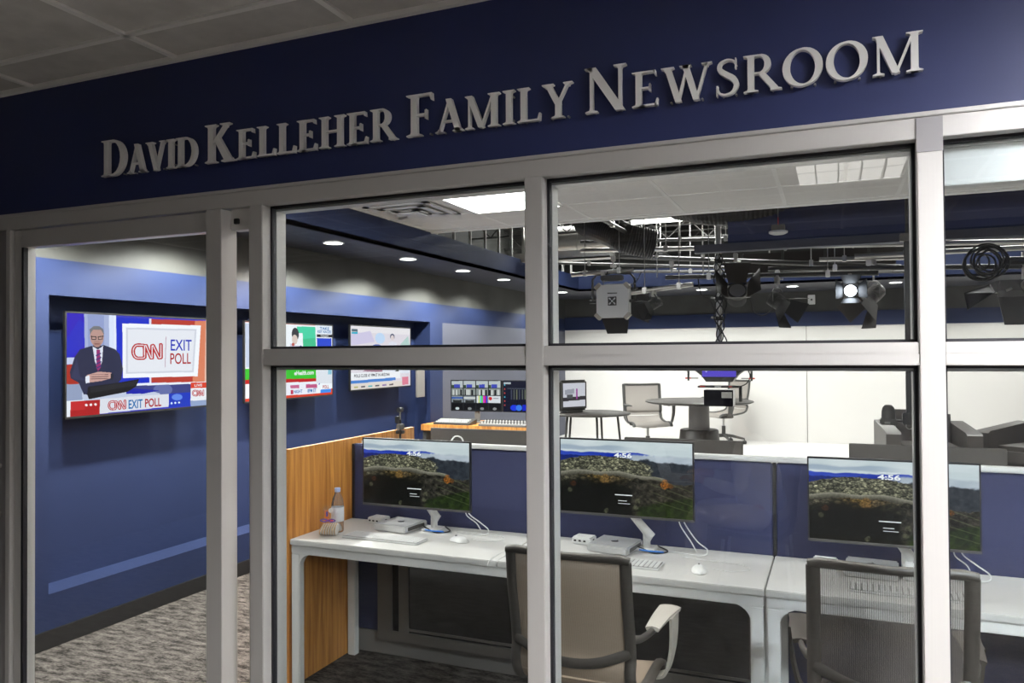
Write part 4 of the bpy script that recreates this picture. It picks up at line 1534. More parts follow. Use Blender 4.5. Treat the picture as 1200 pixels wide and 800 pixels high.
# ------------------------------------------------------------------ chairs
def office_chair(label, loc, rz, cloth='chair_mesh', fr='taupe', arm='ltaupe', lift=0.0, name='office_chair', top=.945, w=.205, basem='dgrey', group=None):
    """local +y is where the sitter faces; origin on the floor under the column"""
    t = thing(name, label, 'chair', loc, rz, group)
    zs = .445 + lift
    zt = top
    prof = [(-.275, zt), (-.262, zt - .12), (-.235, zt - .25), (-.225, zt - .33), (-.235, zs + .10), (-.205, zs + .035), (-.13, zs + .005), (0, zs - .01), (.14, zs), (.205, zs - .015), (.225, zs - .045)]
    P = bez([(0, a, b) for a, b in prof], 44)
    for s_ in (-1, 1):
        g_ = G()
        g_.tube([(s_ * w, p.y, p.z) for p in P], .0135, fr, 8, flat=1.5)
        g_.out('side_frame', t, 60)
    nb = sum(1 for p in P if p.z > zs + .07)
    for (nm, A) in (('backrest', P[:nb + 1]), ('seat', P[nb:])):
        g_ = G()
        grid = []
        for p in A:
            row = []
            for j in range(9):
                u = -1 + j / 4
                sag = .012 * (1 - u * u)
                row.append((u * (w - .006), p.y - (sag if nm == 'backrest' else 0), p.z - (0 if nm == 'backrest' else sag)))
            grid.append(row)
        g_.sheet(grid, .003, cloth)
        g_.out(nm, t, 60)
    g_ = G(); g_.tube([(-w - .014, -.276, zt + .004), (-w + .02, -.280, zt + .010), (0, -.290, zt + .006), (w - .02, -.280, zt + .010), (w + .014, -.276, zt + .004)], [.014, .015, .013, .015, .014], fr, 10); g_.out('top_rail', t, 60)
    g_ = G()
    cr = bez([(-w, -.232, zt - .31), (-.1, -.262, zt - .345), (0, -.270, zt - .355), (.1, -.262, zt - .345), (w, -.232, zt - .31)], 16)
    g_.tube(cr, .010, fr, 8, flat=1.8); g_.out('lumbar_band', t, 60)
    for s_ in (-1, 1):
        a_ = G()
        X = s_ * (w + .012)
        X2 = s_ * (w + .040)
        za = zs + .215
        grid = []
        for i in range(9):
            v = i / 8
            yy = -.09 + .25 * v
            wd = .022 + .016 * v
            grid.append([(X2 + s_ * .006 * v + u * wd, yy, za + .006 * math.sin(v * 3) - .006 * abs(u) ** 2) for u in (-1, -.6, 0, .6, 1)])
        a_.sheet(grid, .014, arm)
        a_.out('armrest', t, 60)
        b_ = G()
        path = bez([(X2 + s_ * .036, 0, za - .002), (X2 + s_ * .034, 0, za - .08), (X2 + s_ * .026, 0, zs + .07), (X2 + s_ * .006, 0, zs + .0), (X, 0, zs - .02)], 20)
        b_.sheet([[(q_.x, .03 + .035 * k / len(path), q_.z), (q_.x, .14 - .02 * k / len(path), q_.z)] for k, q_ in enumerate(path)], .010, arm)
        b_.tube(bez([(X - s_ * .005, -.232, za + .005), (X + s_ * .01, -.17, za - .012), (X2, -.08, za - .010), (X2, .02, za - .012)], 16), .009, fr, 8, flat=1.5)
        b_.out('arm_bracket', t, 60)
    g_ = G(); g_.box((-.10, -.11, zs - .075), (.10, .10, zs - .035), fr, .012); g_.tube([(-w, .02, zs - .03), (0, .0, zs - .055), (w, .02, zs - .03)], .014, fr, 8); g_.out('tilt_mechanism', t, 50)
    g_ = G(); g_.cyl((0, 0, .10), (0, 0, .26), .028, basem); g_.cyl((0, 0, .2), (0, 0, zs - .04), .016, 'steel'); g_.out('gas_column', t, 40)
    g_ = G()
    for k in range(5):
        a = 2 * PI * k / 5 + .3
        g_.tube([(0, 0, .125), (.12 * math.cos(a), .12 * math.sin(a), .115), (.29 * math.cos(a), .29 * math.sin(a), .078)], [.026, .022, .014], basem, 8)
    g_.out('star_base', t, 50)
    for k in range(5):
        a = 2 * PI * k / 5 + .3
        c = G(); px, py = .285 * math.cos(a), .285 * math.sin(a)
        for q in (-1, 1):
            c.lathe([(.006, -.009), (.026, -.009), (.028, 0), (.026, .009), (.006, .009)], (px, py + q * .013, .028), 'black', 16, 'y')
        c.cyl((px, py, .04), (px, py, .08), .008, 'black', seg=8)
        c.out('caster', t, 50)
    return t


office_chair('taupe mesh office chair in front of the middle desk', (-.83, .62, 0), -.03, lift=.02, top=.945)
office_chair('dark-framed mesh office chair in front of the right monitor', (.135, .60, 0), .02, fr='taupe', arm='taupe', lift=.05, top=1.0, cloth='chair_mesh3')
office_chair('black office chair on the far side of the partition, seen under the desk', (-.62, 2.35, 0), 2.9, cloth='chair_mesh2', fr='black', arm='black', basem='black', top=.93)
office_chair('black office chair behind the partition near the right monitor', (.45, 2.40, 0), 3.4, cloth='chair_mesh2', fr='black', arm='black', basem='black', top=.93)

# ------------------------------------------------------------------ far side of the bench
def back_mon(label, x0, x1, zt, y=1.97):
    t = thing('computer_monitor', label, 'monitor', ((x0 + x1) / 2, y, 0), group='grey monitors behind the partition')
    w = x1 - x0
    g_ = G(); g_.box((-w / 2, -.012, zt - .36), (w / 2, .008, zt), 'mdark', .003); g_.box((-w / 2, .008, zt - .36), (w / 2, .014, zt), 'black', .002); g_.out('housing', t)
    g_ = G(); g_.box((-.03, -.06, .742), (.03, -.035, zt - .15), 'mgrey', .004); g_.box((-.03, -.04, zt - .2), (.03, -.011, zt - .15), 'mgrey', .003); g_.box((-.11, -.1, .7305), (.11, .05, .7425), 'mgrey', .003); g_.out('stand', t)


back_mon('dark grey monitor back above the rail, below the control desk', -2.235, -1.50, 1.186)
back_mon('dark grey monitor back above the rail, below the round table', -1.05, -.434, 1.172)
back_mon('wide dark grey monitor back above the rail, below the armchairs', .063, .719, 1.180)
t = thing('far_desk', 'white bench desk on the far side of the partition', 'desk', (-.25, 1.83, 0))
g = G(); g.box((-2.21, -.30, .703), (2.21, .30, .730), 'white_lam', .003); g.out('desktop', t)
for x in (-2.17, 0, 2.17):
    g = G(); g.box((x - .024, .22, 0), (x + .024, .27, .702), 'white_metal', .004); g.box((x - .024, -.22, .66), (x + .024, .22, .702), 'white_metal', .004); g.out('leg', t)
t = thing('gooseneck_camera', 'small black camera on a short pole above the left monitor', 'camera', (-2.085, 1.95, .7305))
p = at(469, 503, 1, 1.95)
xo = p.x + 2.085
t.location.x = p.x
g = G(); g.lathe([(.001, 0), (.04, 0), (.04, .012), (.012, .02), (.001, .02)], (0, 0, 0), 'black', 20); g.cyl((0, 0, .015), (0, 0, .50), .007, 'black', seg=10); g.out('pole', t, 40)
g = G(); g.box((-.022, -.02, .415), (.022, .02, .435), 'black', .003); g.box((-.012, -.03, .44), (.020, .02, .475), 'dgrey', .004); g.box((-.030, -.015, .478), (-.002, .015, .520), 'black', .004); g.cyl((.0, -.02, .56), (.0, .02, .56), .014, 'black', seg=12); g.cyl((0, 0, .5), (0, 0, .57), .005, 'mgrey', seg=8); g.out('camera_head', t, 40)
cable('white cable loop standing over the partition rail', [(-1.90 + .002, 1.56, 1.03), (-1.90, 1.56, 1.13), (-1.88, 1.56, 1.178), (-1.855, 1.56, 1.19), (-1.828, 1.56, 1.178), (-1.82, 1.56, 1.14), (-1.83, 1.56, 1.03)], .004)

# ------------------------------------------------------------------ control desk at the far left
t = thing('control_desk', 'wooden control desk against the left wall in the studio', 'desk', (-3.3, 5.35, PLAT))
g = G(); g.box((-.74, -.30, .52), (.55, .35, .585), 'oak', .004); g.out('desktop', t)
g = G(); g.box((-.74, -.26, .0), (-.70, .33, .52), 'dgrey', .003); g.box((.51, -.26, 0), (.55, .33, .52), 'dgrey', .003); g.box((-.70, .30, .05), (.51, .33, .52), 'dgrey'); g.out('frame', t)
g = G()
for (a, b) in ((-.40, -.20), (-.15, .05)):
    g.box((a, -.306, .535), (b, -.300, .548), 'steel', .001)
g.out('drawer_handle', t)
ZT = PLAT + .586


def ctrl_mon(label, x0, x1, z0, z1, cvs):
    t_ = thing('control_monitor', label, 'monitor', ((x0 + x1) / 2, 5.42, ZT), group='control desk monitors')
    w, h = x1 - x0, z1 - z0
    zc = (z0 + z1) / 2 - ZT
    g_ = G(); g_.box((-w / 2, .002, zc - h / 2), (w / 2, .03, zc + h / 2), 'black', .004); g_.out('housing', t_)
    g_ = G(); g_.box((-.03, .03, 0), (.03, .05, zc), 'mgrey', .003); g_.box((-.10, -.06, 0), (.10, .09, .010), 'mgrey', .003); g_.out('stand', t_)
    o_ = bpy.data.objects.new('screen', cvs.mesh('screen', w - .014, h - .014, 1.0)); COL.objects.link(o_); o_.parent = t_; o_.location = (0, 0, zc)


qa = [(172, 92), (540, 95), (540, 322), (172, 318)]
ca = Canvas(160, 96, qa, (40, 42, 44))
rs = np.random.RandomState(5)
for r in range(4):
    for cc in range(4):
        X0 = 176 + cc * 91; Y0 = 96 + r * 56
        b_ = [(200, 205, 205), (150, 155, 150), (150, 155, 160), (18, 18, 20)][r]
        ca.poly([(X0, Y0), (X0 + 84, Y0), (X0 + 84, Y0 + 50), (X0, Y0 + 50)], b_)
        if r == 0:
            ca.poly([(X0 + 20, Y0 + 25), (X0 + 62, Y0 + 25), (X0 + 62, Y0 + 50), (X0 + 20, Y0 + 50)], (70, 80, 190)); ca.poly([(X0, Y0 + 30), (X0 + 18, Y0 + 30), (X0 + 18, Y0 + 50), (X0, Y0 + 50)], (60, 80, 60))
        if r == 1:
            for k in range(5):
                x_ = X0 + rs.randint(0, 70); ca.poly([(x_, Y0 + 10), (x_ + 14, Y0 + 10), (x_ + 14, Y0 + 50), (x_, Y0 + 50)], (30, 32, 32) if k % 2 else (215, 215, 210))
        if r == 2 and cc < 2:
            ca.poly([(X0, Y0 + 10), (X0 + 84, Y0 + 10), (X0 + 84, Y0 + 22), (X0, Y0 + 22)], (60, 100, 180) if cc == 0 else (230, 230, 225)); ca.poly([(X0 + 10, Y0 + 30), (X0 + 40, Y0 + 34), (X0 + 74, Y0 + 30), (X0 + 74, Y0 + 50), (X0 + 10, Y0 + 50)], (50, 52, 50))
        if r == 3:
            ca.ell(X0 + 42, Y0 + 40, 14, 10, (150, 150, 150) if cc else (220, 225, 225))
for k, cc in enumerate(((235, 235, 235), (235, 230, 120), (110, 225, 225), (100, 220, 90), (225, 60, 220), (235, 40, 100), (60, 60, 220))):
    ca.poly([(362 + 11 * k, 208), (373 + 11 * k, 208), (373 + 11 * k, 260), (362 + 11 * k, 260)], cc)
ca.poly([(446, 208), (534, 208), (534, 260), (446, 260)], (235, 235, 238)); ca.ell(460, 227, 13, 13, (215, 40, 45)); ca.poly([(480, 222), (520, 222), (520, 230), (480, 230)], (160, 160, 170))
ctrl_mon('multi-view monitor with many small pictures on the control desk', -3.875, -3.262, 1.004, 1.342, ca)
cb = Canvas(160, 96, [(540, 95), (908, 98), (908, 325), (540, 322)], (14, 16, 40))
for k in range(6):
    cb.ell(552, 125 + 30 * k, 5, 6, (200, 80, 70) if k % 3 else (90, 190, 220))
cb.poly([(572, 150), (900, 150), (900, 152), (572, 152)], (120, 125, 140))
for k in range(14):
    x_ = 600 + 21 * k; cb.poly([(x_, 160), (x_ + 9, 160), (x_ + 9, 232), (x_, 232)], (70 + 20 * (k % 3), 74 + 20 * (k % 3), 90))
cb.poly([(545, 105), (600, 105), (600, 118), (545, 118)], (190, 195, 200)); cb.ell(625, 294, 30, 22, (30, 60, 235)); cb.ell(662, 294, 24, 22, (60, 130, 245)); cb.poly([(690, 272), (900, 272), (900, 315), (690, 315)], (20, 40, 210))
ctrl_mon('dark blue sound monitor on the control desk, half behind the window post', -3.255, -2.70, 1.004, 1.342, cb)
t = thing('video_switcher', 'grey video switcher panel with lit keys on the control desk', 'switcher', (-3.68, 5.16, ZT))
g = G(); g.prism([(-.09, 0), (.09, 0), (.09, .055), (-.09, .02)], lambda u, v, d: (d, u, v), -.22, .20, 'dgrey'); g.out('case', t)
g = G()
for k in range(16):
    for r in range(3):
        yy = -.07 + .045 * r; z_ = .0245 + .035 * (yy + .09) / .18
        g.box((-.20 + .023 * k, yy, z_ - .004), (-.185 + .023 * k, yy + .018, z_ + .006), 'white_pl')
g.out('keys', t)
t = thing('audio_mixer', 'pale audio mixer with black knobs on the control desk', 'mixer', (-3.15, 5.15, ZT))
g = G(); g.prism([(-.10, 0), (.10, 0), (.10, .05), (-.10, .018)], lambda u, v, d: (d, u, v), -.22, .30, 'mgrey'); g.out('case', t)
g = G()
for k in range(14):
    for r in range(4):
        yy = -.075 + .042 * r; z_ = .022 + .032 * (yy + .1) / .2
        g.cyl((-.19 + .034 * k, yy, z_), (-.19 + .034 * k, yy, z_ + .014), .006, 'black' if r % 2 else 'white_pl', seg=8)
g.out('knobs', t)
g = G()
for k in range(4):
    g.box((-3.76 + .14 * k, 5.42 + .02 * (k % 2) - .09, ZT + .0105), (-3.70 + .14 * k, 5.40, ZT + .04 + .01 * k), 'white_pl' if k % 2 else 'black', .003)
g = None
# narrow white light strip on the left wall past the recess
g = G()
y0_, y1_ = at(487, 440, 0, XL).y, at(496, 440, 0, XL).y
g.box((XL, y0_ + .0, 1.17), (XL + .02, y1_, 1.50), 'mgrey', .003)
tag(g.out('wall_strip'), 'narrow pale upright strip on the left wall beyond the televisions', 'strip')

# ------------------------------------------------------------------ studio furniture
# side table with tablet-like monitor
c_ = at(690, 483, 2, PLAT + .72)
t = thing('side_table', 'round dark side table on thin legs by the left post', 'table', (c_.x + .02, c_.y, PLAT))
g = G(); g.lathe([(.001, .70), (.395, .70), (.405, .706), (.405, .714), (.395, .72), (.001, .72)], (0, 0, 0), 'taupe', 48); g.out('tabletop', t, 40)
for k in range(5):
    a = 2 * PI * k / 5 + .2
    g = G(); g.cyl((.27 * math.cos(a), .27 * math.sin(a), .702), (.34 * math.cos(a), .34 * math.sin(a), 0), .012, 'dgrey', .010, 10); g.out('leg', t, 40)
t2 = thing('field_monitor', 'thick dark portable monitor turned sideways on the round side table', 'monitor', (c_.x - .16, c_.y - .05, PLAT + .7205), rz=.95)
g = G(); g.box((-.17, -.035, .02), (.17, .045, .33), 'dgrey', .018); g.box((-.10, .044, .09), (.08, .085, .27), 'black', .006); g.out('housing', t2)
g = G(); g.box((-.10, -.05, 0), (.10, .07, .022), 'dgrey', .004); g.out('foot', t2)
cm = Canvas(60, 50, [(0, 0), (60, 0), (60, 50), (0, 50)], (225, 222, 230))
cm.poly([(0, 30), (60, 28), (60, 36), (0, 38)], (60, 55, 60)); cm.poly([(35, 12), (39, 12), (39, 34), (35, 34)], (170, 70, 160)); cm.poly([(5, 14), (30, 12), (30, 22), (5, 24)], (170, 170, 180)); cm.poly([(10, 24), (26, 24), (26, 32), (10, 32)], (90, 90, 95))
o = bpy.data.objects.new('screen', cm.mesh('screen', .28, .24, .9)); COL.objects.link(o); o.parent = t2; o.location = (0, -.0358, .18)

# main round table on a drum pedestal
c_ = at(819, 469, 2, PLAT + .745)
t = thing('round_table', 'large round grey table on a drum pedestal in the studio', 'table', (c_.x, c_.y, PLAT))
g = G(); g.lathe([(.001, .715), (.60, .715), (.635, .730), (.635, .740), (.62, .745), (.001, .745)], (0, 0, 0), 'taupe', 64); g.out('tabletop', t, 40)
g = G(); g.lathe([(.001, .40), (.125, .40), (.12, .714), (.001, .714)], (0, 0, 0), 'mgrey', 32); g.out('column', t, 40)
g = G(); g.lathe([(.001, 0), (.28, 0), (.265, .02), (.225, .39), (.215, .40), (.001, .40)], (0, 0, 0), 'taupe', 40); g.out('drum_base', t, 40)
tc = c_
cs = at(757, 494, 2, PLAT + .45)
office_chair('grey mesh studio chair left of the round table', (cs.x, cs.y + .1, PLAT), 3.65, cloth='chair_mesh2', fr='dgrey', arm='dgrey', top=.90, w=.24, name='studio_chair')
cs = at(842, 485, 2, PLAT + .45)
office_chair('grey mesh studio chair behind the round table on the right', (cs.x + .03, cs.y + .3, PLAT), 2.3, cloth='chair_mesh2', fr='dgrey', arm='dgrey', top=.90, w=.24, name='studio_chair')


def armchair(label, loc, rz):
    t = thing('armchair', label, 'armchair', loc, rz, 'dark leather armchairs against the white wall')
    for s_ in (-1, 1):
        g_ = G(); g_.prism([(-.36, .06), (.36, .06), (.36, .60), (.33, .63), (-.33, .57), (-.36, .55)], lambda u, v, d: (d, u, v), s_ * .27, s_ * .40, 'leather'); g_.out('arm', t, 30)
    g_ = G(); g_.box((-.268, -.34, .25), (.268, .28, .44), 'leather', .045); g_.out('seat_cushion', t, 60)
    g_ = G(); g_.box((-.268, .12, .30), (.268, .34, .76), 'leather', .04, Matrix.Translation((0, .0, 0)) @ Matrix.Rotation(-.08, 4, 'X')); g_.out('back_cushion', t, 60)
    g_ = G(); g_.box((-.268, -.35, .06), (.268, .34, .26), 'leather', .01); g_.out('base', t)
    for x in (-.34, .34):
        for y in (-.30, .30):
            g_ = G(); g_.cyl((x, y, 0), (x, y, .06), .02, 'black'); g_.out('foot', t, 40)
    return t


p = at(1083, 520, 2, PLAT + .44)
armchair('dark leather armchair half hidden by the right-hand window post', (p.x + .02, p.y + .1, PLAT), .10)
p = at(1200, 520, 2, PLAT + .44)
armchair('dark leather armchair at the right edge of the view', (p.x + .12, p.y - .1, PLAT), -.70)

# ------------------------------------------------------------------ studio rigging
def pl(px, py, y): return at(px, py, 1, y)


def pipe(label, a, b, r=.022, mt='pipe', name='lighting_pipe', ext=(0, 0)):
    a = Vector(a); b = Vector(b); d = (b - a).normalized()
    a -= d * ext[0]; b += d * ext[1]
    g_ = G(); g_.cyl(a, b, r, mt, seg=12)
    for f_ in (.22, .78):
        q_ = a.lerp(b, f_)
        g_.box((q_.x - .02, q_.y - r - .006, q_.z - r - .004), (q_.x + .02, q_.y + r + .006, q_.z + r + .012), 'steel', .004)
        g_.cyl((q_.x, q_.y, q_.z + r), (q_.x, q_.y, 3.5), .005, 'steel', seg=6)
    return tag(g_.out(name, None, 40), label, 'pipe')


pipe('long dark pipe running left to right above the panel lamp', pl(712, 293, 6.0), pl(1000, 287, 6.0), .024, 'steel', ext=(.3, 1.5))
pipe('steel pipe carrying the big square panel lamp', pl(670, 322, 5.5), pl(742, 316, 5.5), .022, 'steel', ext=(0, 0))
pipe('short steel pipe ending beside the small clip lamp', pl(740, 343, 5.2), pl(812, 333, 5.2), .022, 'steel')
pipe('black pipe carrying the barn-door lamps in the middle', pl(780, 325, 5.5), pl(1015, 320, 5.5), .022, 'pipe', ext=(0, .1))
pipe('dark pipe above the left lamps, near the grey tray', pl(715, 300, 6.4), pl(930, 308, 6.4), .025, 'pipe', ext=(.8, 1.0))
pipe('long black pipe across the right side of the studio', pl(900, 315, 5.6), pl(1200, 312, 5.6), .022, 'pipe', ext=(0, .6))
pipe('pale steel pipe behind the coiled cable', pl(1085, 296, 5.9), pl(1200, 290, 5.9), .024, 'steel', ext=(.6, .6))
pipe('thick grey pipe crossing above the coiled cable', pl(1085, 282, 6.3), pl(1200, 279, 6.3), .05, 'duct', ext=(.6, .6))
pipe('dark pipe below the ceiling edge running away from the glass', (-1.95, 4.2, 2.86), (-1.95, 8.2, 2.86), .024, 'pipe')
pipe('dark pipe running away from the glass above the barn-door lamp', (-.55, 4.2, 2.92), (-.55, 8.2, 2.92), .024, 'pipe')
pipe('dark pipe running away from the glass at the right', (.95, 5.2, 2.80), (.95, 8.2, 2.80), .024, 'pipe')

# grey cable tray
t = thing('cable_tray', 'beige metal tray hanging at the left under the ducts', 'tray', (0, 0, 0))
a, b = pl(655, 300, 6.2), pl(716, 298, 6.2)
g = G(); g.box((a.x - .6, 6.15, a.z - .05), (b.x, 6.35, a.z - .03), 'stud'); g.box((a.x - .6, 6.15, a.z - .05), (b.x, 6.16, a.z + .05), 'stud'); g.box((a.x - .6, 6.34, a.z - .05), (b.x, 6.35, a.z + .05), 'stud')
g.out('tray_channel', t)
for k in range(3):
    g = G(); x = a.x - .3 + .5 * k; g.cyl((x, 6.25, a.z), (x, 6.25, 3.5), .005, 'steel', seg=6); g.out('hanger_rod', t)
# steel joists up in the void
for k in range(4):
    y = 5.4 + 1.0 * k
    g = G(); z = 3.02
    g.box((XL + .0, y - .03, z), (XR, y + .03, z + .012), 'pipe'); g.box((XL, y - .03, z + .24), (XR, y + .03, z + .252), 'pipe')
    n = 34
    for q in range(n):
        x0 = XL + (XR - XL) * q / n; x1 = XL + (XR - XL) * (q + 1) / n
        zz = (z + .01, z + .24) if q % 2 else (z + .24, z + .01)
        g.cyl((x0, y, zz[0]), (x1, y, zz[1]), .008, 'pipe', seg=6)
    tag(g.out('roof_joist'), 'open-web steel roof joist above the studio, %s from the glass' % ('nearest', 'second', 'third', 'farthest')[k], 'joist')
# hanging studs above the blue fascia
for k in range(12):
    y = 4.15 + .36 * k
    g = G(); g.box((XF - .045, y - .012, ZC - .01), (XF - .02, y + .012, 3.5), 'stud'); tag(g.out('hanger_stud'), 'pale metal hanger stud above the blue soffit face', 'stud', 'hanger studs above the soffit face')

# ducts
g = G()
a, b = Vector((-3.15, 6.1, 2.98)), Vector((-1.95, 5.9, 2.98))
g.cyl((-3.30, 6.6, 2.97), (-2.2, 6.6, 2.97), .16, 'duct', seg=32)
for x in (-3.1, -2.6):
    g.tube([(x + .01 * q, 6.6, 2.97) for q in range(2)], .168, 'duct', 32)
tag(g.out('round_duct', None, 40), 'pale round metal duct at the left under the studio roof', 'duct')


def flexduct(label, pts, r):
    P_ = bez(pts, 90)
    rr = [r * (1 + .06 * (i % 2)) for i in range(len(P_))]
    g_ = G(); g_.tube(P_, rr, 'flex', 20)
    return tag(g_.out('flexible_duct', None, None), label, 'duct')


flexduct('black ribbed flexible duct bending down left of the tube light', [(-2.55, 6.2, 3.1), (-2.35, 5.9, 3.0), (-2.1, 5.7, 2.88), (-1.95, 5.7, 2.80), (-1.7, 5.8, 2.74)], .15)
flexduct('fat black flexible duct right of the tube light', [(-1.35, 5.2, 3.05), (-1.0, 5.1, 2.95), (-.65, 5.1, 2.93), (-.2, 5.2, 2.96), (.2, 5.4, 3.1)], .16)
# tube light
t = thing('tube_light', 'long glowing tube light between the two black ducts', 'ceiling light', (0, 0, 0))
a, b = pl(738, 261, 6.0), pl(803, 257, 6.0)
g = G(); g.box((a.x, 5.96, a.z + .02), (b.x, 6.04, a.z + .07), 'white_metal', .003); g.out('housing', t)
g = G(); g.cyl((a.x + .02, 6.0, a.z), (b.x - .02, 6.0, a.z), .022, 'tube_lamp', seg=12); g.out('lamp_tube', t, 40)
g = G()
for x in (a.x + .08, b.x - .08):
    g.cyl((x, 6, a.z + .06), (x, 6, 3.5), .004, 'steel', seg=6)
g.out('hanger_rod', t)
g = G()
za, zc_ = pl(960, 317, 6.6).z, pl(960, 293, 6.6).z
g.box((pl(862, 300, 6.6).x, 6.6, za), (pl(1050, 300, 6.6).x, 7.1, zc_), 'brown_dark', .01)
for k in range(4):
    x = pl(862, 300, 6.6).x + .05 + .42 * k
    g.box((x, 6.59, za - .01), (x + .03, 7.11, zc_ + .01), 'pipe', .003)
g.cyl((pl(900, 300, 6.6).x, 6.8, zc_), (pl(900, 300, 6.6).x, 6.8, 3.5), .008, 'steel', seg=6); g.cyl((pl(1020, 300, 6.6).x, 6.8, zc_), (pl(1020, 300, 6.6).x, 6.8, 3.5), .008, 'steel', seg=6)
tag(g.out('rectangular_duct'), 'dark rectangular duct hanging behind the barn-door lamps at the right', 'duct')
for k, (a, b, lb) in enumerate(((pl(655, 308, 6.9), pl(880, 314, 6.9), 'thin dark pipe far behind the square panel lamp'), (pl(700, 283, 6.4), pl(880, 279, 6.4), 'thin dark pipe just under the tube light'), (pl(760, 318, 7.4), pl(1060, 318, 7.4), 'thin dark pipe in front of the back soffit'))):
    pipe(lb, a, b, .018, 'pipe', ext=(.2, .2))
for k, (x, y, d, lb) in enumerate(((752, 262, 6.2, 'left'), (770, 262, 6.3, 'middle'), (797, 262, 6.1, 'right'), (824, 268, 6.4, 'far right'))):
    a = pl(x, 325 if k % 2 else 300, d)
    pipe('thin steel hanger rod below the tube light, ' + lb + ' one of four', (a.x, a.y, a.z), (a.x, a.y, 3.5), .007, 'steel', name='hanger_rod')
# navy beam standing in for the hallway fascia mirrored in the glass
g = G()
bx0 = pl(853, 280, 5.0).x
g.box((bx0, 5.0, 2.615), (XR, 5.12, 3.5), 'navy'); g.box((bx0, 4.99, 2.60), (XR, 5.13, 2.615), 'blue'); g.box((bx0 - .3, 5.0, 2.53), (XR, 5.12, 2.60), 'greyblue')
struct(g.out('trim_21'))
# smoke detector under the mirrored fascia line
p = pl(912, 272, 4.9)
t = thing('smoke_detector', 'white smoke detector disc with a red wire below the ceiling edge', 'detector', (p.x, 4.9, p.z))
g = G(); g.lathe([(.001, -.022), (.05, -.020), (.078, -.008), (.080, .006), (.070, .010), (.001, .010)], (0, 0, 0), 'white_pl', 28); g.out('disc', t, 40)
g = G(); g.box((-.055, -.04, .010), (.055, .04, .062), 'mgrey', .003); g.out('junction_box', t)
g = G(); g.cyl((0, 0, .06), (0, 0, .13), .004, 'red', seg=6); g.cyl((0, 0, .13), (0, 0, 3.5 - p.z), .003, 'steel', seg=6); g.out('wire', t)

# hanging pole with cables, carrying the prompter
px0 = pl(842, 300, 5.5)
PX = px0.x
pole_bot = 1.46
g = G(); g.cyl((PX, 5.5, 1.56), (PX, 5.5, 3.5), .028, 'steel', seg=16)
t = thing('hanging_pole', 'upright steel pole wrapped in cables in the middle of the studio', 'pole', (0, 0, 0))
g.out('tube', t, 40)
g = G()
for k in range(4):
    pts = []
    for i in range(14):
        z = 2.6 - i * .075
        pts.append((PX + .045 * math.sin(i * 1.3 + k * 1.7) + .012 * k, 5.46 - .012 * k, z))
    g.tube(bez(pts, 40), .006, 'cable_b', 6)
g.out('cable_wrap', t, 60)
for k, z in enumerate((2.50, 2.14, 1.95)):
    g = G(); g.lathe([(.028, -.02), (.042, -.018), (.042, .018), (.028, .02)], (PX, 5.5, z), 'black', 16); g.cyl((PX, 5.5, z), (PX - .07, 5.46, z + .01), .009, 'steel', seg=8); g.out('clamp', t, 40)
# teleprompter
t = thing('teleprompter', 'grey teleprompter with a violet screen hanging before the round table', 'teleprompter', (PX, 5.5, 0))
za, zb2 = pl(842, 447, 5.5).z, pl(842, 398, 5.5).z
g = G(); wv = .27
g.prism([(-wv, 1.56), (wv, 1.56), (wv * .93, 1.47), (wv * .62, za + .06), (wv * .45, za), (-wv * .45, za), (-wv * .62, za + .06), (-wv * .93, 1.47)], lambda u, v, d: (u, d, v), -.06, .12, 'dgrey'); g.out('hood', t)
cp = Canvas(64, 24, [(0, 0), (64, 0), (64, 24), (0, 24)], (92, 75, 200)); cp.ell(8, 15, 2, 2, (210, 210, 250)); cp.ell(40, 13, 1.4, 1.4, (190, 200, 250))
o = bpy.data.objects.new('screen', cp.mesh('screen', .315, .15, 1.0)); COL.objects.link(o); o.parent = t; o.location = (0, -.0612, 1.465)
g = G(); g.box((-.165, -.063, 1.385), (.165, -.06, 1.39), 'black'); g.out('screen_edge', t)
g = G(); zz = pl(842, 452, 5.5).z; g.box((-.19, -.14, zz - .012), (.19, .05, zz + .004), 'black', .003); g.box((-.17, -.142, zz - .004), (-.12, -.138, zz + .003), 'red'); g.box((.10, -.142, zz - .004), (.13, -.138, zz + .003), 'red'); g.box((-.03, -.142, zz - .006), (.03, -.138, zz + .003), 'white_pl'); g.out('shelf', t)
g = G()
for s_ in (-1, 1):
    g.cyl((s_ * .295, -.02, 1.56), (s_ * .295, -.02, pl(842, 446, 5.5).z), .010, 'dgrey', seg=8); g.cyl((s_ * .27, -.02, pl(842, 443, 5.5).z), (s_ * .325, -.02, pl(842, 443, 5.5).z), .007, 'red', seg=8)
    g.cyl((s_ * .20, -.02, pl(842, 443, 5.5).z), (s_ * .30, -.02, pl(842, 443, 5.5).z), .005, 'mgrey', seg=8)
g.out('side_rod', t, 40)
z1, z0 = pl(842, 456, 5.5).z, pl(842, 475, 5.5).z
g = G(); g.box((-.135, -.12, z0), (.135, .06, z1), 'black_gl', .004); g.box((.03, -.1215, z0 + .08), (.125, -.1195, z1 - .02), 'stud'); g.out('lens_box', t)
g = G(); g.cyl((.19, .0, zz), (.19, 0, pl(842, 470, 5.5).z), .016, 'dgrey', seg=10); g.tube(bez([(.24, 0, 1.5), (.28, 0, 1.40), (.25, 0, 1.33), (.20, 0, zz)], 16), .006, 'cable_b', 6); g.out('cable_arm', t, 40)

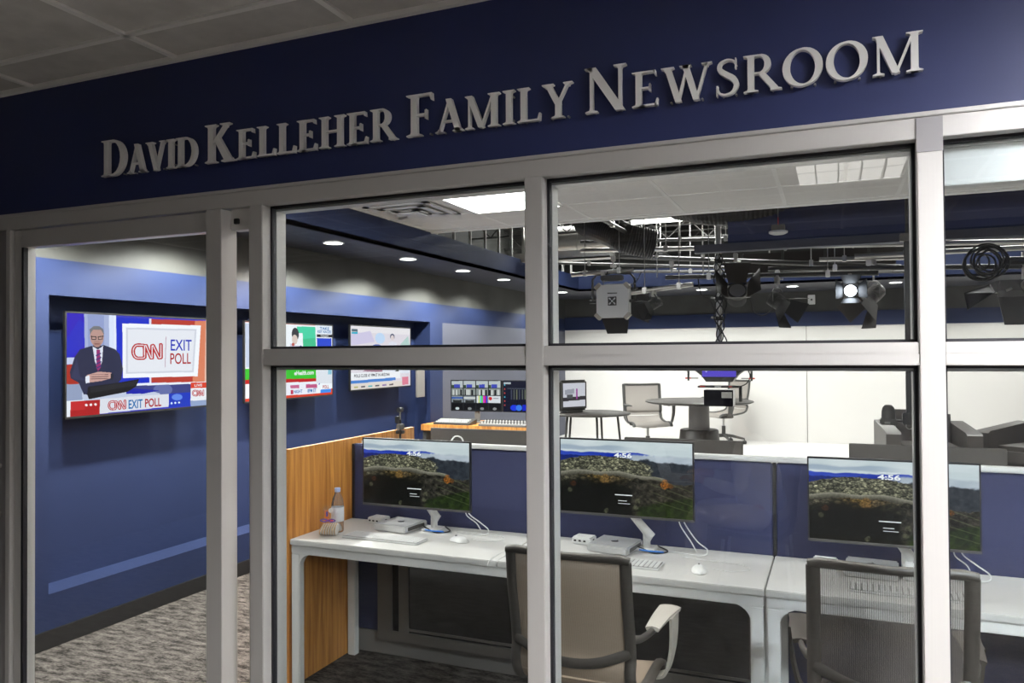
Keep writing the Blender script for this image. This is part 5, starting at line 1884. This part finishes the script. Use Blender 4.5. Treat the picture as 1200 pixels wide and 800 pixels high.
# black drop pole with dome camera at the right
p = pl(1062, 295, 5.5)
p2 = pl(1062, 500, 4.6)
q = pl(1063, 300, 4.6)
t = thing('drop_pole', 'black square pole hanging down beside the right-hand window post', 'pole', (q.x, 4.6, 0))
zlow = pl(1063, 497, 4.6).z
g = G(); g.box((-.022, -.022, zlow), (.022, .022, 2.48), 'black', .003); g.box((-.05, -.03, 2.48), (.05, .03, 2.54), 'mgrey', .003); g.cyl((0, 0, 2.53), (0, 0, 3.5), .012, 'pipe', seg=10); g.out('tube', t)
g = G(); g.box((-.05, -.035, zlow), (.04, .035, zlow + .09), 'black', .006); g.tube([(.0 + .025 * math.cos(a), 0, zlow - .012 + .025 * math.sin(a)) for a in np.linspace(0, 2 * PI, 14, endpoint=False)], .004, 'steel', 6, closed=True); g.out('end_bracket', t, 40)
cx = pl(1041, 485, 4.6).x - q.x
t2 = thing('dome_camera', 'small black dome camera on the end of the black pole', 'camera', (q.x + cx, 4.6, zlow))
g = G(); g.lathe([(.001, .15), (.025, .147), (.040, .13), (.048, .10), (.050, .04), (.001, .04)], (0, 0, 0), 'dgrey', 24); g.out('dome', t2, 50)
g = G(); g.box((-.062, -.05, -.005), (.062, .05, .042), 'dgrey', .008); g.box((-.03, -.0515, .004), (.01, -.0495, .02), 'steel'); g.out('base', t2)
g = G(); g.cyl((.05, 0, .025), (-cx - .05, 0, .025), .012, 'black', seg=8); g.out('link', t2)


# studio lamps
def clampto(g_, z0, z1):
    g_.cyl((0, 0, z0), (0, 0, z1), .010, 'steel', seg=8)
    g_.box((-.022, -.022, z1 - .03), (.022, .022, z1 + .03), 'steel', .006)
    g_.box((-.03, -.014, z0 + (z1 - z0) * .4), (.03, .014, z0 + (z1 - z0) * .4 + .03), 'steel', .004)


def panel_lamp(label, loc, rz, s_=.175, tilt=0):
    t = thing('panel_lamp', label, 'studio light', loc, rot=(tilt, 0, rz))
    g_ = G()
    c = .04
    oct_ = [(-s_ + c, -s_), (s_ - c, -s_), (s_, -s_ + c), (s_, s_ - c), (s_ - c, s_), (-s_ + c, s_), (-s_, s_ - c), (-s_, -s_ + c)]
    g_.prism(oct_, lambda u, v, d: (u, d, v), -.05, .06, 'white_pl'); g_.out('housing', t)
    g_ = G(); g_.box((-.115, -.085, s_ + .035), (.115, -.02, s_ + .095), 'dgrey', .012)
    g_.out('power_supply', t)
    g_ = G()
    for sx in (-1, 1):
        for sz in (-1, 1):
            mx = Matrix.Translation((sx * (s_ - .012), -.03, sz * (s_ - .012))) @ Matrix.Rotation(sx * sz * PI / 4, 4, 'Y')
            g_.box((-.035, -.035, -.02), (.035, .03, .02), 'ltaupe', .004, mx)
    g_.out('corner_bracket', t)
    g_ = G()
    g_.box((-.045, -.054, -.045), (.045, -.05, .045), 'dgrey', .002)
    for a in (PI / 4, -PI / 4):
        mx = Matrix.Rotation(a, 4, 'Y'); g_.box((-.045, -.058, -.006), (.045, -.053, .006), 'white_pl', 0, mx)
    g_.lathe([(.012, -.060), (.02, -.060), (.02, -.052), (.012, -.052)], (0, 0, 0), 'black', 16, 'y')
    g_.box((-.05, -.053, .075), (.05, -.0505, .085), 'dgrey')
    g_.out('fan_grille', t)
    g_ = G()
    yk = s_ + .055
    g_.tube([(-yk, 0, 0), (-yk, 0, s_ + .06), (-yk + .04, 0, s_ + .11), (0, 0, s_ + .125), (yk - .04, 0, s_ + .11), (yk, 0, s_ + .06), (yk, 0, 0)], .012, 'dgrey', 8)
    for sx in (-1, 1):
        g_.cyl((sx * (s_ - .01), 0, 0), (sx * (yk + .03), 0, 0), .016, 'black', seg=12)
    clampto(g_, s_ + .12, s_ + .27)
    g_.out('yoke', t, 40)
    for (nm, pts) in (('bottom', [(-s_ + .02, .06, -s_), (s_ - .02, .06, -s_), (s_ - .05, .10, -s_ - .16), (-s_ + .07, .10, -s_ - .16)]), ('side', [(s_, .06, -s_ + .02), (s_, .06, s_ - .02), (s_ + .17, .12, s_ - .05), (s_ + .17, .12, -s_ - .06)]),
                      ('side', [(-s_, .06, -s_ + .02), (-s_, .06, s_ - .02), (-s_ - .02, .22, s_ - .05), (-s_ - .02, .22, -s_ + .05)]), ('top', [(-s_ + .02, .06, s_), (s_ - .02, .06, s_), (s_ - .02, .22, s_ + .03), (-s_ + .02, .22, s_ + .03)])):
        g_ = G(); p4 = [Vector(p_) for p_ in pts]; g_.sheet([[p4[0], p4[1]], [p4[3], p4[2]]], .004, 'black'); g_.out('barn_door', t)
    g_ = G(); g_.box((-s_ + .03, .06, -s_ + .03), (s_ - .03, .064, s_ - .03), 'studio_lamp'); g_.out('lamp_face', t)


def can_lamp(label, loc, yaw, pitch, r=.075, ln=.16, door=.13, lit=False, body='dgrey', inner='black', drop=.2):
    """fresnel can; local -Y is the beam after yaw/pitch of the head; yoke upright"""
    t = thing('fresnel_lamp', label, 'studio light', loc, yaw)
    H = Matrix.Rotation(pitch, 4, 'X')

    def tr(g_):
        g_.v = [tuple(H @ Vector(p_)) for p_ in g_.v]
        return g_
    g_ = G(); g_.lathe([(.001, ln * .6), (r * .7, ln * .6), (r * .95, ln * .45), (r, -ln * .4), (r * 1.08, -ln * .42), (r * 1.08, -ln * .5), (r * .9, -ln * .5), (.001, -ln * .46)], (0, 0, 0), body, 24, 'y')
    for k in range(5):
        g_.lathe([(r * .98, .02 * k - .02), (r * 1.05, .02 * k - .02), (r * 1.05, .02 * k - .012), (r * .98, .02 * k - .012)], (0, 0, 0), body, 24, 'y')
    tr(g_).out('housing', t, 40)
    g_ = G(); g_.lathe([(.001, -ln * .505), (r * .86, -ln * .505), (r * .86, -ln * .49), (.001, -ln * .49)], (0, 0, 0), 'studio_lamp' if lit else 'steel', 20, 'y'); tr(g_).out('lens', t, 30)
    y0 = -ln * .5
    for (u, v) in ((0, -1), (0, 1), (1, 0), (-1, 0)):
        n_ = Vector((u, 0, v)); s2 = Vector((-v, 0, u))
        a = n_ * r * 1.05 + Vector((0, y0, 0)); b = n_ * (r * 1.05 + door * .55) + Vector((0, y0 - door * .85, 0))
        g_ = G(); g_.sheet([[a - s2 * r * .95, a + s2 * r * .95], [b - s2 * r * 1.5, b + s2 * r * 1.5]], .003, inner); tr(g_).out('barn_door', t)
    g_ = G()
    yk = r * 1.25
    g_.tube([(-yk, 0, 0), (-yk, 0, r * 1.2), (-yk * .5, 0, r * 1.7), (0, 0, r * 1.75), (yk * .5, 0, r * 1.7), (yk, 0, r * 1.2), (yk, 0, 0)], .009, body, 8)
    clampto(g_, r * 1.75, drop)
    g_.out('yoke', t, 40)


panel_lamp('big square white-backed panel lamp with barn doors at the left', pl(719, 353, 5.5), 0.0, .165)
p = pl(768, 358, 5.2)
def hang(px, py, y, pipe_pt):
    q_ = pl(px, py, y)
    return q_, pipe_pt.z - q_.z - .03


q_, dp = hang(766, 356, 5.2, pl(766, 340, 5.2))
can_lamp('small black lamp aimed down right beside the square panel lamp', q_, -.9, .5, .05, .11, .09, drop=max(dp, .1))
q_, dp = hang(860, 346, 5.5, pl(860, 323, 5.5))
can_lamp('dark barn-door lamp just right of the hanging pole', q_ + Vector((.03, 0, 0)), .15, -.55, .085, .16, .20, inner='taupe', drop=dp)
q_, dp = hang(911, 353, 5.5, pl(911, 322, 5.5))
can_lamp('small tilted barn-door lamp left of the wall outlet', q_, 1.1, .6, .07, .14, .16, drop=dp)
q_, dp = hang(996, 342, 5.5, pl(996, 320, 5.5))
can_lamp('lit barn-door lamp shining towards the glass', q_, .05, -.1, .06, .13, .12, lit=True, inner='black', drop=dp)
q_, dp = hang(1024, 345, 6.2, pl(1024, 303, 6.2))
can_lamp('pale tilted barn-door lamp beside the black drop pole', q_, -1.0, .75, .075, .17, .22, body='mgrey', inner='taupe', drop=dp)
pipe('steel pipe at the back carrying the pale tilted lamp', pl(960, 304, 6.2), pl(1100, 301, 6.2), .022, 'steel')
# big black panel light at far right
t = thing('softbox_lamp', 'big black softbox lamp hanging at the right edge', 'studio light', pl(1190, 345, 5.58), rot=(0, 0, .15))
g = G(); g.prism([(-.17, .02), (.30, .02), (.28, .12), (-.14, .12)], lambda u, v, d: (u, d, v), -.08, .10, 'black'); g.box((-.16, -.085, -.02), (.3, -.06, .03), 'dgrey', .004); g.out('housing', t)
g = G(); g.sheet([[(-.16, -.06, .02), (.32, -.06, .02)], [(-.12, -.10, -.26), (.36, -.10, -.26)]], .006, 'black'); g.out('barn_door', t)
g = G(); g.sheet([[(-.17, -.06, .02), (-.17, .06, .10)], [(-.40, -.10, -.13), (-.40, -.02, .02)]], .006, 'black'); g.out('barn_door', t)
g = G()
for k in range(3):
    g.cyl((-.10 + .14 * k, -.09, .03), (-.06 + .14 * k, -.10, .05), .012, 'steel', seg=10)
g.lathe([(.03, -.11), (.05, -.11), (.05, -.08), (.03, -.08)], (.06, 0, .07), 'mgrey', 20, 'y'); g.cyl((.06, 0, .12), (.06, 0, .36), .012, 'steel', seg=8)
g.out('control_panel', t, 40)
# cable coil
p = pl(1155, 308, 5.45)
g = G()
for k in range(9):
    r_ = .12 + .012 * (k % 4); cx_ = p.x + .035 * math.sin(k * 2.1); cz_ = p.z + .02 * math.cos(k * 1.7)
    g.tube([(cx_ + r_ * (1.0 if k < 6 else .5) * math.cos(a), 5.38 + .01 * k, cz_ + r_ * .95 * math.sin(a) * (1 if k < 6 else .6)) for a in np.linspace(0, 2 * PI, 36, endpoint=False)], .008, 'cable_b', 6, closed=True)
g.tube([(p.x + .1, 5.45, p.z + .01), (p.x + .6, 5.45, p.z + .0)], .035, 'black', 12)
tag(g.out('cable_coil', None, 60), 'thick coil of black cable hung above the softbox lamp', 'cable')
cable('black cord swagged between the lamp pipes', [pl(880, 352, 5.5), pl(884, 366, 5.5), pl(896, 369, 5.5), pl(906, 360, 5.5)], .006, 'cable_b')
cable('black cord looping from the panel lamp pipe', [pl(712, 318, 5.48), pl(708, 335, 5.48), pl(728, 340, 5.48), pl(745, 330, 5.48), pl(752, 318, 5.48)], .005, 'cable_b')
cable('black cord hanging from the middle pipe', [pl(818, 326, 5.48), pl(822, 345, 5.48), pl(832, 352, 5.48), pl(838, 365, 5.48)], .006, 'cable_b')
# spare clamps on the pipes
for k, (x, y, d) in enumerate(((707, 320, 5.5), (787, 309, 6.0), (862, 300, 6.0), (911, 320, 5.6), (1018, 308, 5.6))):
    q = pl(x, y, d)
    g = G(); g.box((-.022, -.03, -.03), (.022, .03, .03), 'steel', .006); g.cyl((0, 0, -.03), (0, 0, -.09), .010, 'steel', seg=8); g.cyl((-.02, 0, -.05), (.05, 0, -.06), .008, 'steel', seg=8)
    o = g.out('pipe_clamp', None, 40); o.location = q
    tag(o, 'spare steel clamp on a studio pipe, ' + ('above the square panel lamp', 'left of the hanging pole', 'just right of the hanging pole', 'above the small tilted lamp', 'above the pale tilted lamp')[k], 'clamp')
# outlet on the black band of the back wall
p = pl(951, 351, YB)
t = thing('wall_outlet', 'white wall outlet high on the dark back wall', 'outlet', (p.x, YB - .0, p.z))
g = G(); g.box((-.05, -.012, -.07), (.05, 0, .07), 'white_pl', .004); g.out('plate', t)
g = G(); g.box((-.012, -.016, -.012), (.012, -.012, .012), 'black'); g.out('socket', t)

# unseen panels with area lights, added in the void to brighten the white wall
def wall_fill_light(label, x, y, w, d, e, z=3.40):
    t = thing('studio_panel_light', label, 'ceiling light', (x, y, z))
    g_ = G(); g_.box((-w / 2, -d / 2, 0), (w / 2, d / 2, .05), 'white_metal', .004); g_.out('housing', t)
    g_ = G(); g_.box((-w / 2 + .02, -d / 2 + .02, -.004), (w / 2 - .02, d / 2 - .02, -.001), 'lamp'); g_.out('diffuser', t)
    g_ = G()
    for s_ in (-1, 1):
        g_.cyl((s_ * w * .4, 0, .05), (s_ * w * .4, 0, 3.5 - z), .004, 'steel', seg=6)
    g_.out('hanger_rod', t)
    ld = bpy.data.lights.new('panel_beam', 'AREA'); ld.shape = 'RECTANGLE'; ld.size = w; ld.size_y = d; ld.energy = e; ld.color = (1, .97, .93)
    lo = bpy.data.objects.new('panel_beam', ld); COL.objects.link(lo); lo.parent = t; lo.location = (0, 0, -.01)


wall_fill_light('added unseen panel light high over the round table', -1.3, 6.8, 1.2, .5, 70)
wall_fill_light('added unseen panel light high over the armchairs', 1.4, 6.8, 1.2, .5, 70)
wall_fill_light('added unseen panel light high over the control desk', -2.9, 6.8, .9, .4, 60)


# ------------------------------------------------------------------ hallway: a seated person, seen only mirrored in the glass
def skin_mesh(name, pts, edges, mt, parent=None, sub=2):
    me = bpy.data.meshes.new(name)
    me.from_pydata([p[:3] for p in pts], edges, [])
    o_ = bpy.data.objects.new(name, me)
    COL.objects.link(o_)
    sk = o_.modifiers.new('skin', 'SKIN')
    sk.use_smooth_shade = True
    for i, p in enumerate(pts):
        r = p[3]
        me.skin_vertices[0].data[i].radius = (r, p[4] if len(p) > 4 else r)
    me.skin_vertices[0].data[0].use_root = True
    ss = o_.modifiers.new('sub', 'SUBSURF')
    ss.levels = sub
    ss.render_levels = sub
    dg = bpy.context.evaluated_depsgraph_get()
    m2 = bpy.data.meshes.new_from_object(o_.evaluated_get(dg))
    m2.materials.clear()
    m2.materials.append(M[mt])
    m2.polygons.foreach_set('use_smooth', [True] * len(m2.polygons))
    bpy.data.objects.remove(o_)
    o_ = bpy.data.objects.new(name, m2)
    COL.objects.link(o_)
    if parent:
        o_.parent = parent
    return o_


def seated(loc, rz):
    """local +x is where the person faces; origin on the floor under the pelvis"""
    t = thing('person', 'seated person in a pale jacket typing on a laptop, mirrored in the glass', 'person', loc, rz)
    P_, E_ = [], []

    def add(p, par=None):
        P_.append(p)
        if par is not None:
            E_.append((par, len(P_) - 1))
        return len(P_) - 1
    pel = add((0, 0, .53, .09, .11))
    ab = add((.03, 0, .68, .09, .115), pel)
    ch = add((.06, 0, .86, .09, .13), ab)
    ut = add((.08, 0, .975, .065, .10), ch)
    nk = add((.12, 0, 1.05, .048), ut)
    n2 = add((.15, 0, 1.09, .05), nk)
    hd1 = add((.19, 0, 1.15, .078, .070), n2)
    hd2 = add((.185, 0, 1.235, .098, .080), hd1)
    add((.175, 0, 1.30, .07, .06), hd2)
    for s_ in (-1, 1):
        sh = add((.08, s_ * .165, .965, .048), ut)
        e0 = add((.11, s_ * .24, .84, .045), sh)
        el = add((.13, s_ * .25, .72, .040), e0)
        fa = add((.27, s_ * .22, .735, .036), el)
        wr = add((.385, s_ * .17, .762, .024), fa)
        pm = add((.43, s_ * .155, .768, .020, .032), wr)
        pk = add((.465, s_ * .148, .768, .014, .030), pm)
        for k, (dy, L_) in enumerate(((-.028, .055), (-.009, .066), (.010, .062), (.028, .048))):
            a = add((.478, s_ * .148 + dy, .770, .0095), pk)
            b = add((.478 + L_ * .5, s_ * .148 + dy * 1.15, .772, .0085), a)
            add((.478 + L_ * .9, s_ * .148 + dy * 1.2, .758, .0072), b)
        a = add((.445, s_ * .148 - s_ * .036, .762, .0105), pm)
        add((.475, s_ * .148 - s_ * .055, .758, .0088), a)
        hp = add((.05, s_ * .10, .51, .07), pel)
        th = add((.24, s_ * .125, .52, .075), hp)
        kn = add((.44, s_ * .13, .52, .058), th)
        cf = add((.45, s_ * .13, .32, .050), kn)
        an = add((.46, s_ * .13, .09, .034), cf)
        ft = add((.52, s_ * .135, .045, .034, .042), an)
        add((.60, s_ * .14, .032, .020, .030), ft)
    skin_mesh('body', P_, E_, 'skin', t)
    # jacket, trousers, shoes
    J = [(-.01, 0, .50, .155, .195), (.02, 0, .66, .14, .17), (.055, 0, .86, .135, .185), (.08, 0, .985, .105, .15), (.105, 0, 1.045, .075, .08)]
    Je = [(0, 1), (1, 2), (2, 3), (3, 4)]
    for s_ in (-1, 1):
        b_ = len(J)
        J += [(.08, s_ * .17, .965, .076), (.11, s_ * .245, .84, .058), (.13, s_ * .255, .715, .054), (.27, s_ * .222, .735, .046), (.365, s_ * .178, .757, .036)]
        Je += [(3, b_), (b_, b_ + 1), (b_ + 1, b_ + 2), (b_ + 2, b_ + 3), (b_ + 3, b_ + 4)]
    skin_mesh('jacket', J, Je, 'shirt', t)
    T__ = [(.02, 0, .53, .08, .09)]
    Te = []
    for s_ in (-1, 1):
        b_ = len(T__)
        T__ += [(.02, s_ * .095, .515, .098), (.24, s_ * .125, .52, .084), (.445, s_ * .13, .52, .068), (.452, s_ * .13, .32, .060), (.46, s_ * .13, .12, .048)]
        Te += [(0, b_), (b_, b_ + 1), (b_ + 1, b_ + 2), (b_ + 2, b_ + 3), (b_ + 3, b_ + 4)]
    skin_mesh('trousers', T__, Te, 'trousers', t)
    for s_ in (-1, 1):
        g_ = G()
        for (a, b, c_) in (((.43, s_ * .135 - .045, 0), (.65, s_ * .135 + .048, .02), 'black'), ((.435, s_ * .135 - .042, .02), (.64, s_ * .135 + .046, .085), 'dgrey')):
            g_.box(a, b, c_, .018)
        g_.out('shoe', t, 60)
    # face and hair
    g_ = G()
    hx, hz = .185, 1.222
    g_.tube([(hx + .083, 0, hz + .01), (hx + .108, 0, hz - .022), (hx + .085, 0, hz - .032)], [.008, .013, .008], 'skin', 8)
    for s_ in (-1, 1):
        g_.lathe([(.001, -.006), (.011, -.004), (.011, .004), (.001, .006)], (hx + .082, s_ * .030, hz + .012), 'black', 10, 'x')
        g_.tube([(hx, s_ * .078, hz + .02), (hx - .012, s_ * .086, hz), (hx, s_ * .078, hz - .025)], .009, 'skin', 6)
    g_.tube([(hx + .080, -.022, hz - .058), (hx + .088, 0, hz - .060), (hx + .080, .022, hz - .058)], .005, 'red', 6)
    g_.out('face', t, 60)
    g_ = G()
    grid = []
    for i in range(11):
        ph = PI * .62 * i / 10
        row = []
        for j in range(17):
            th_ = 2 * PI * j / 16
            fr_ = .35 * max(0, math.cos(th_))
            p_ = ph * (1 - fr_ * .9)
            row.append((hx - .012 + .098 * math.sin(p_) * math.cos(th_), .090 * math.sin(p_) * math.sin(th_), hz + .012 + .115 * math.cos(p_)))
        grid.append(row)
    g_.sheet(grid, .012, 'hair'); g_.out('hair', t, 60)
    return t


pv = at(893, 600, 1, 3.3)
PXX = pv.x
seated((PXX, -3.3, 0), PI)
# the chair, laptop table and laptop it uses
t = thing('lounge_chair', 'dark shell chair the mirrored person sits on', 'chair', (PXX, -3.3, 0), PI)
g = G(); grid = []
for i, (a, b) in enumerate(((.30, .40), (.15, .385), (0, .375), (-.12, .38), (-.19, .44), (-.21, .56), (-.22, .72), (-.24, .86))):
    grid.append([(a, -.26 + .065 * j, b + .02 * abs(j - 4) ** 1.5 / 4) for j in range(9)])
g.sheet(grid, .03, 'black'); g.out('shell', t, 60)
for sx in (-.16, .24):
    for sy in (-.2, .2):
        g = G(); g.cyl((sx, sy, .375), (sx * 1.15, sy * 1.1, 0), .012, 'steel'); g.out('leg', t, 40)
t = thing('laptop_table', 'small dark table under the mirrored laptop', 'table', (PXX - .60, -3.3, 0))
g = G(); g.lathe([(.001, .71), (.24, .71), (.25, .722), (.24, .732), (.001, .732)], (0, 0, 0), 'dgrey', 32); g.out('tabletop', t, 40)
g = G(); g.cyl((-.05, 0, .02), (-.05, 0, .712), .02, 'black'); g.lathe([(.001, 0), (.2, 0), (.2, .015), (.03, .03), (.001, .03)], (-.05, 0, 0), 'black', 28); g.out('pedestal', t, 40)
t = thing('laptop', 'open laptop the mirrored person types on', 'laptop', (PXX - .55, -3.3, .7325), PI)
g = G(); g.box((-.11, -.16, 0), (.11, .16, .014), 'silver', .003); g.out('base', t)
g = G(); g.box((.10, -.16, .012), (.108, .16, .22), 'silver', .002, Matrix.Translation((.10, 0, .012)) @ Matrix.Rotation(.3, 4, 'Y') @ Matrix.Translation((-.10, 0, -.012))); g.out('lid', t)
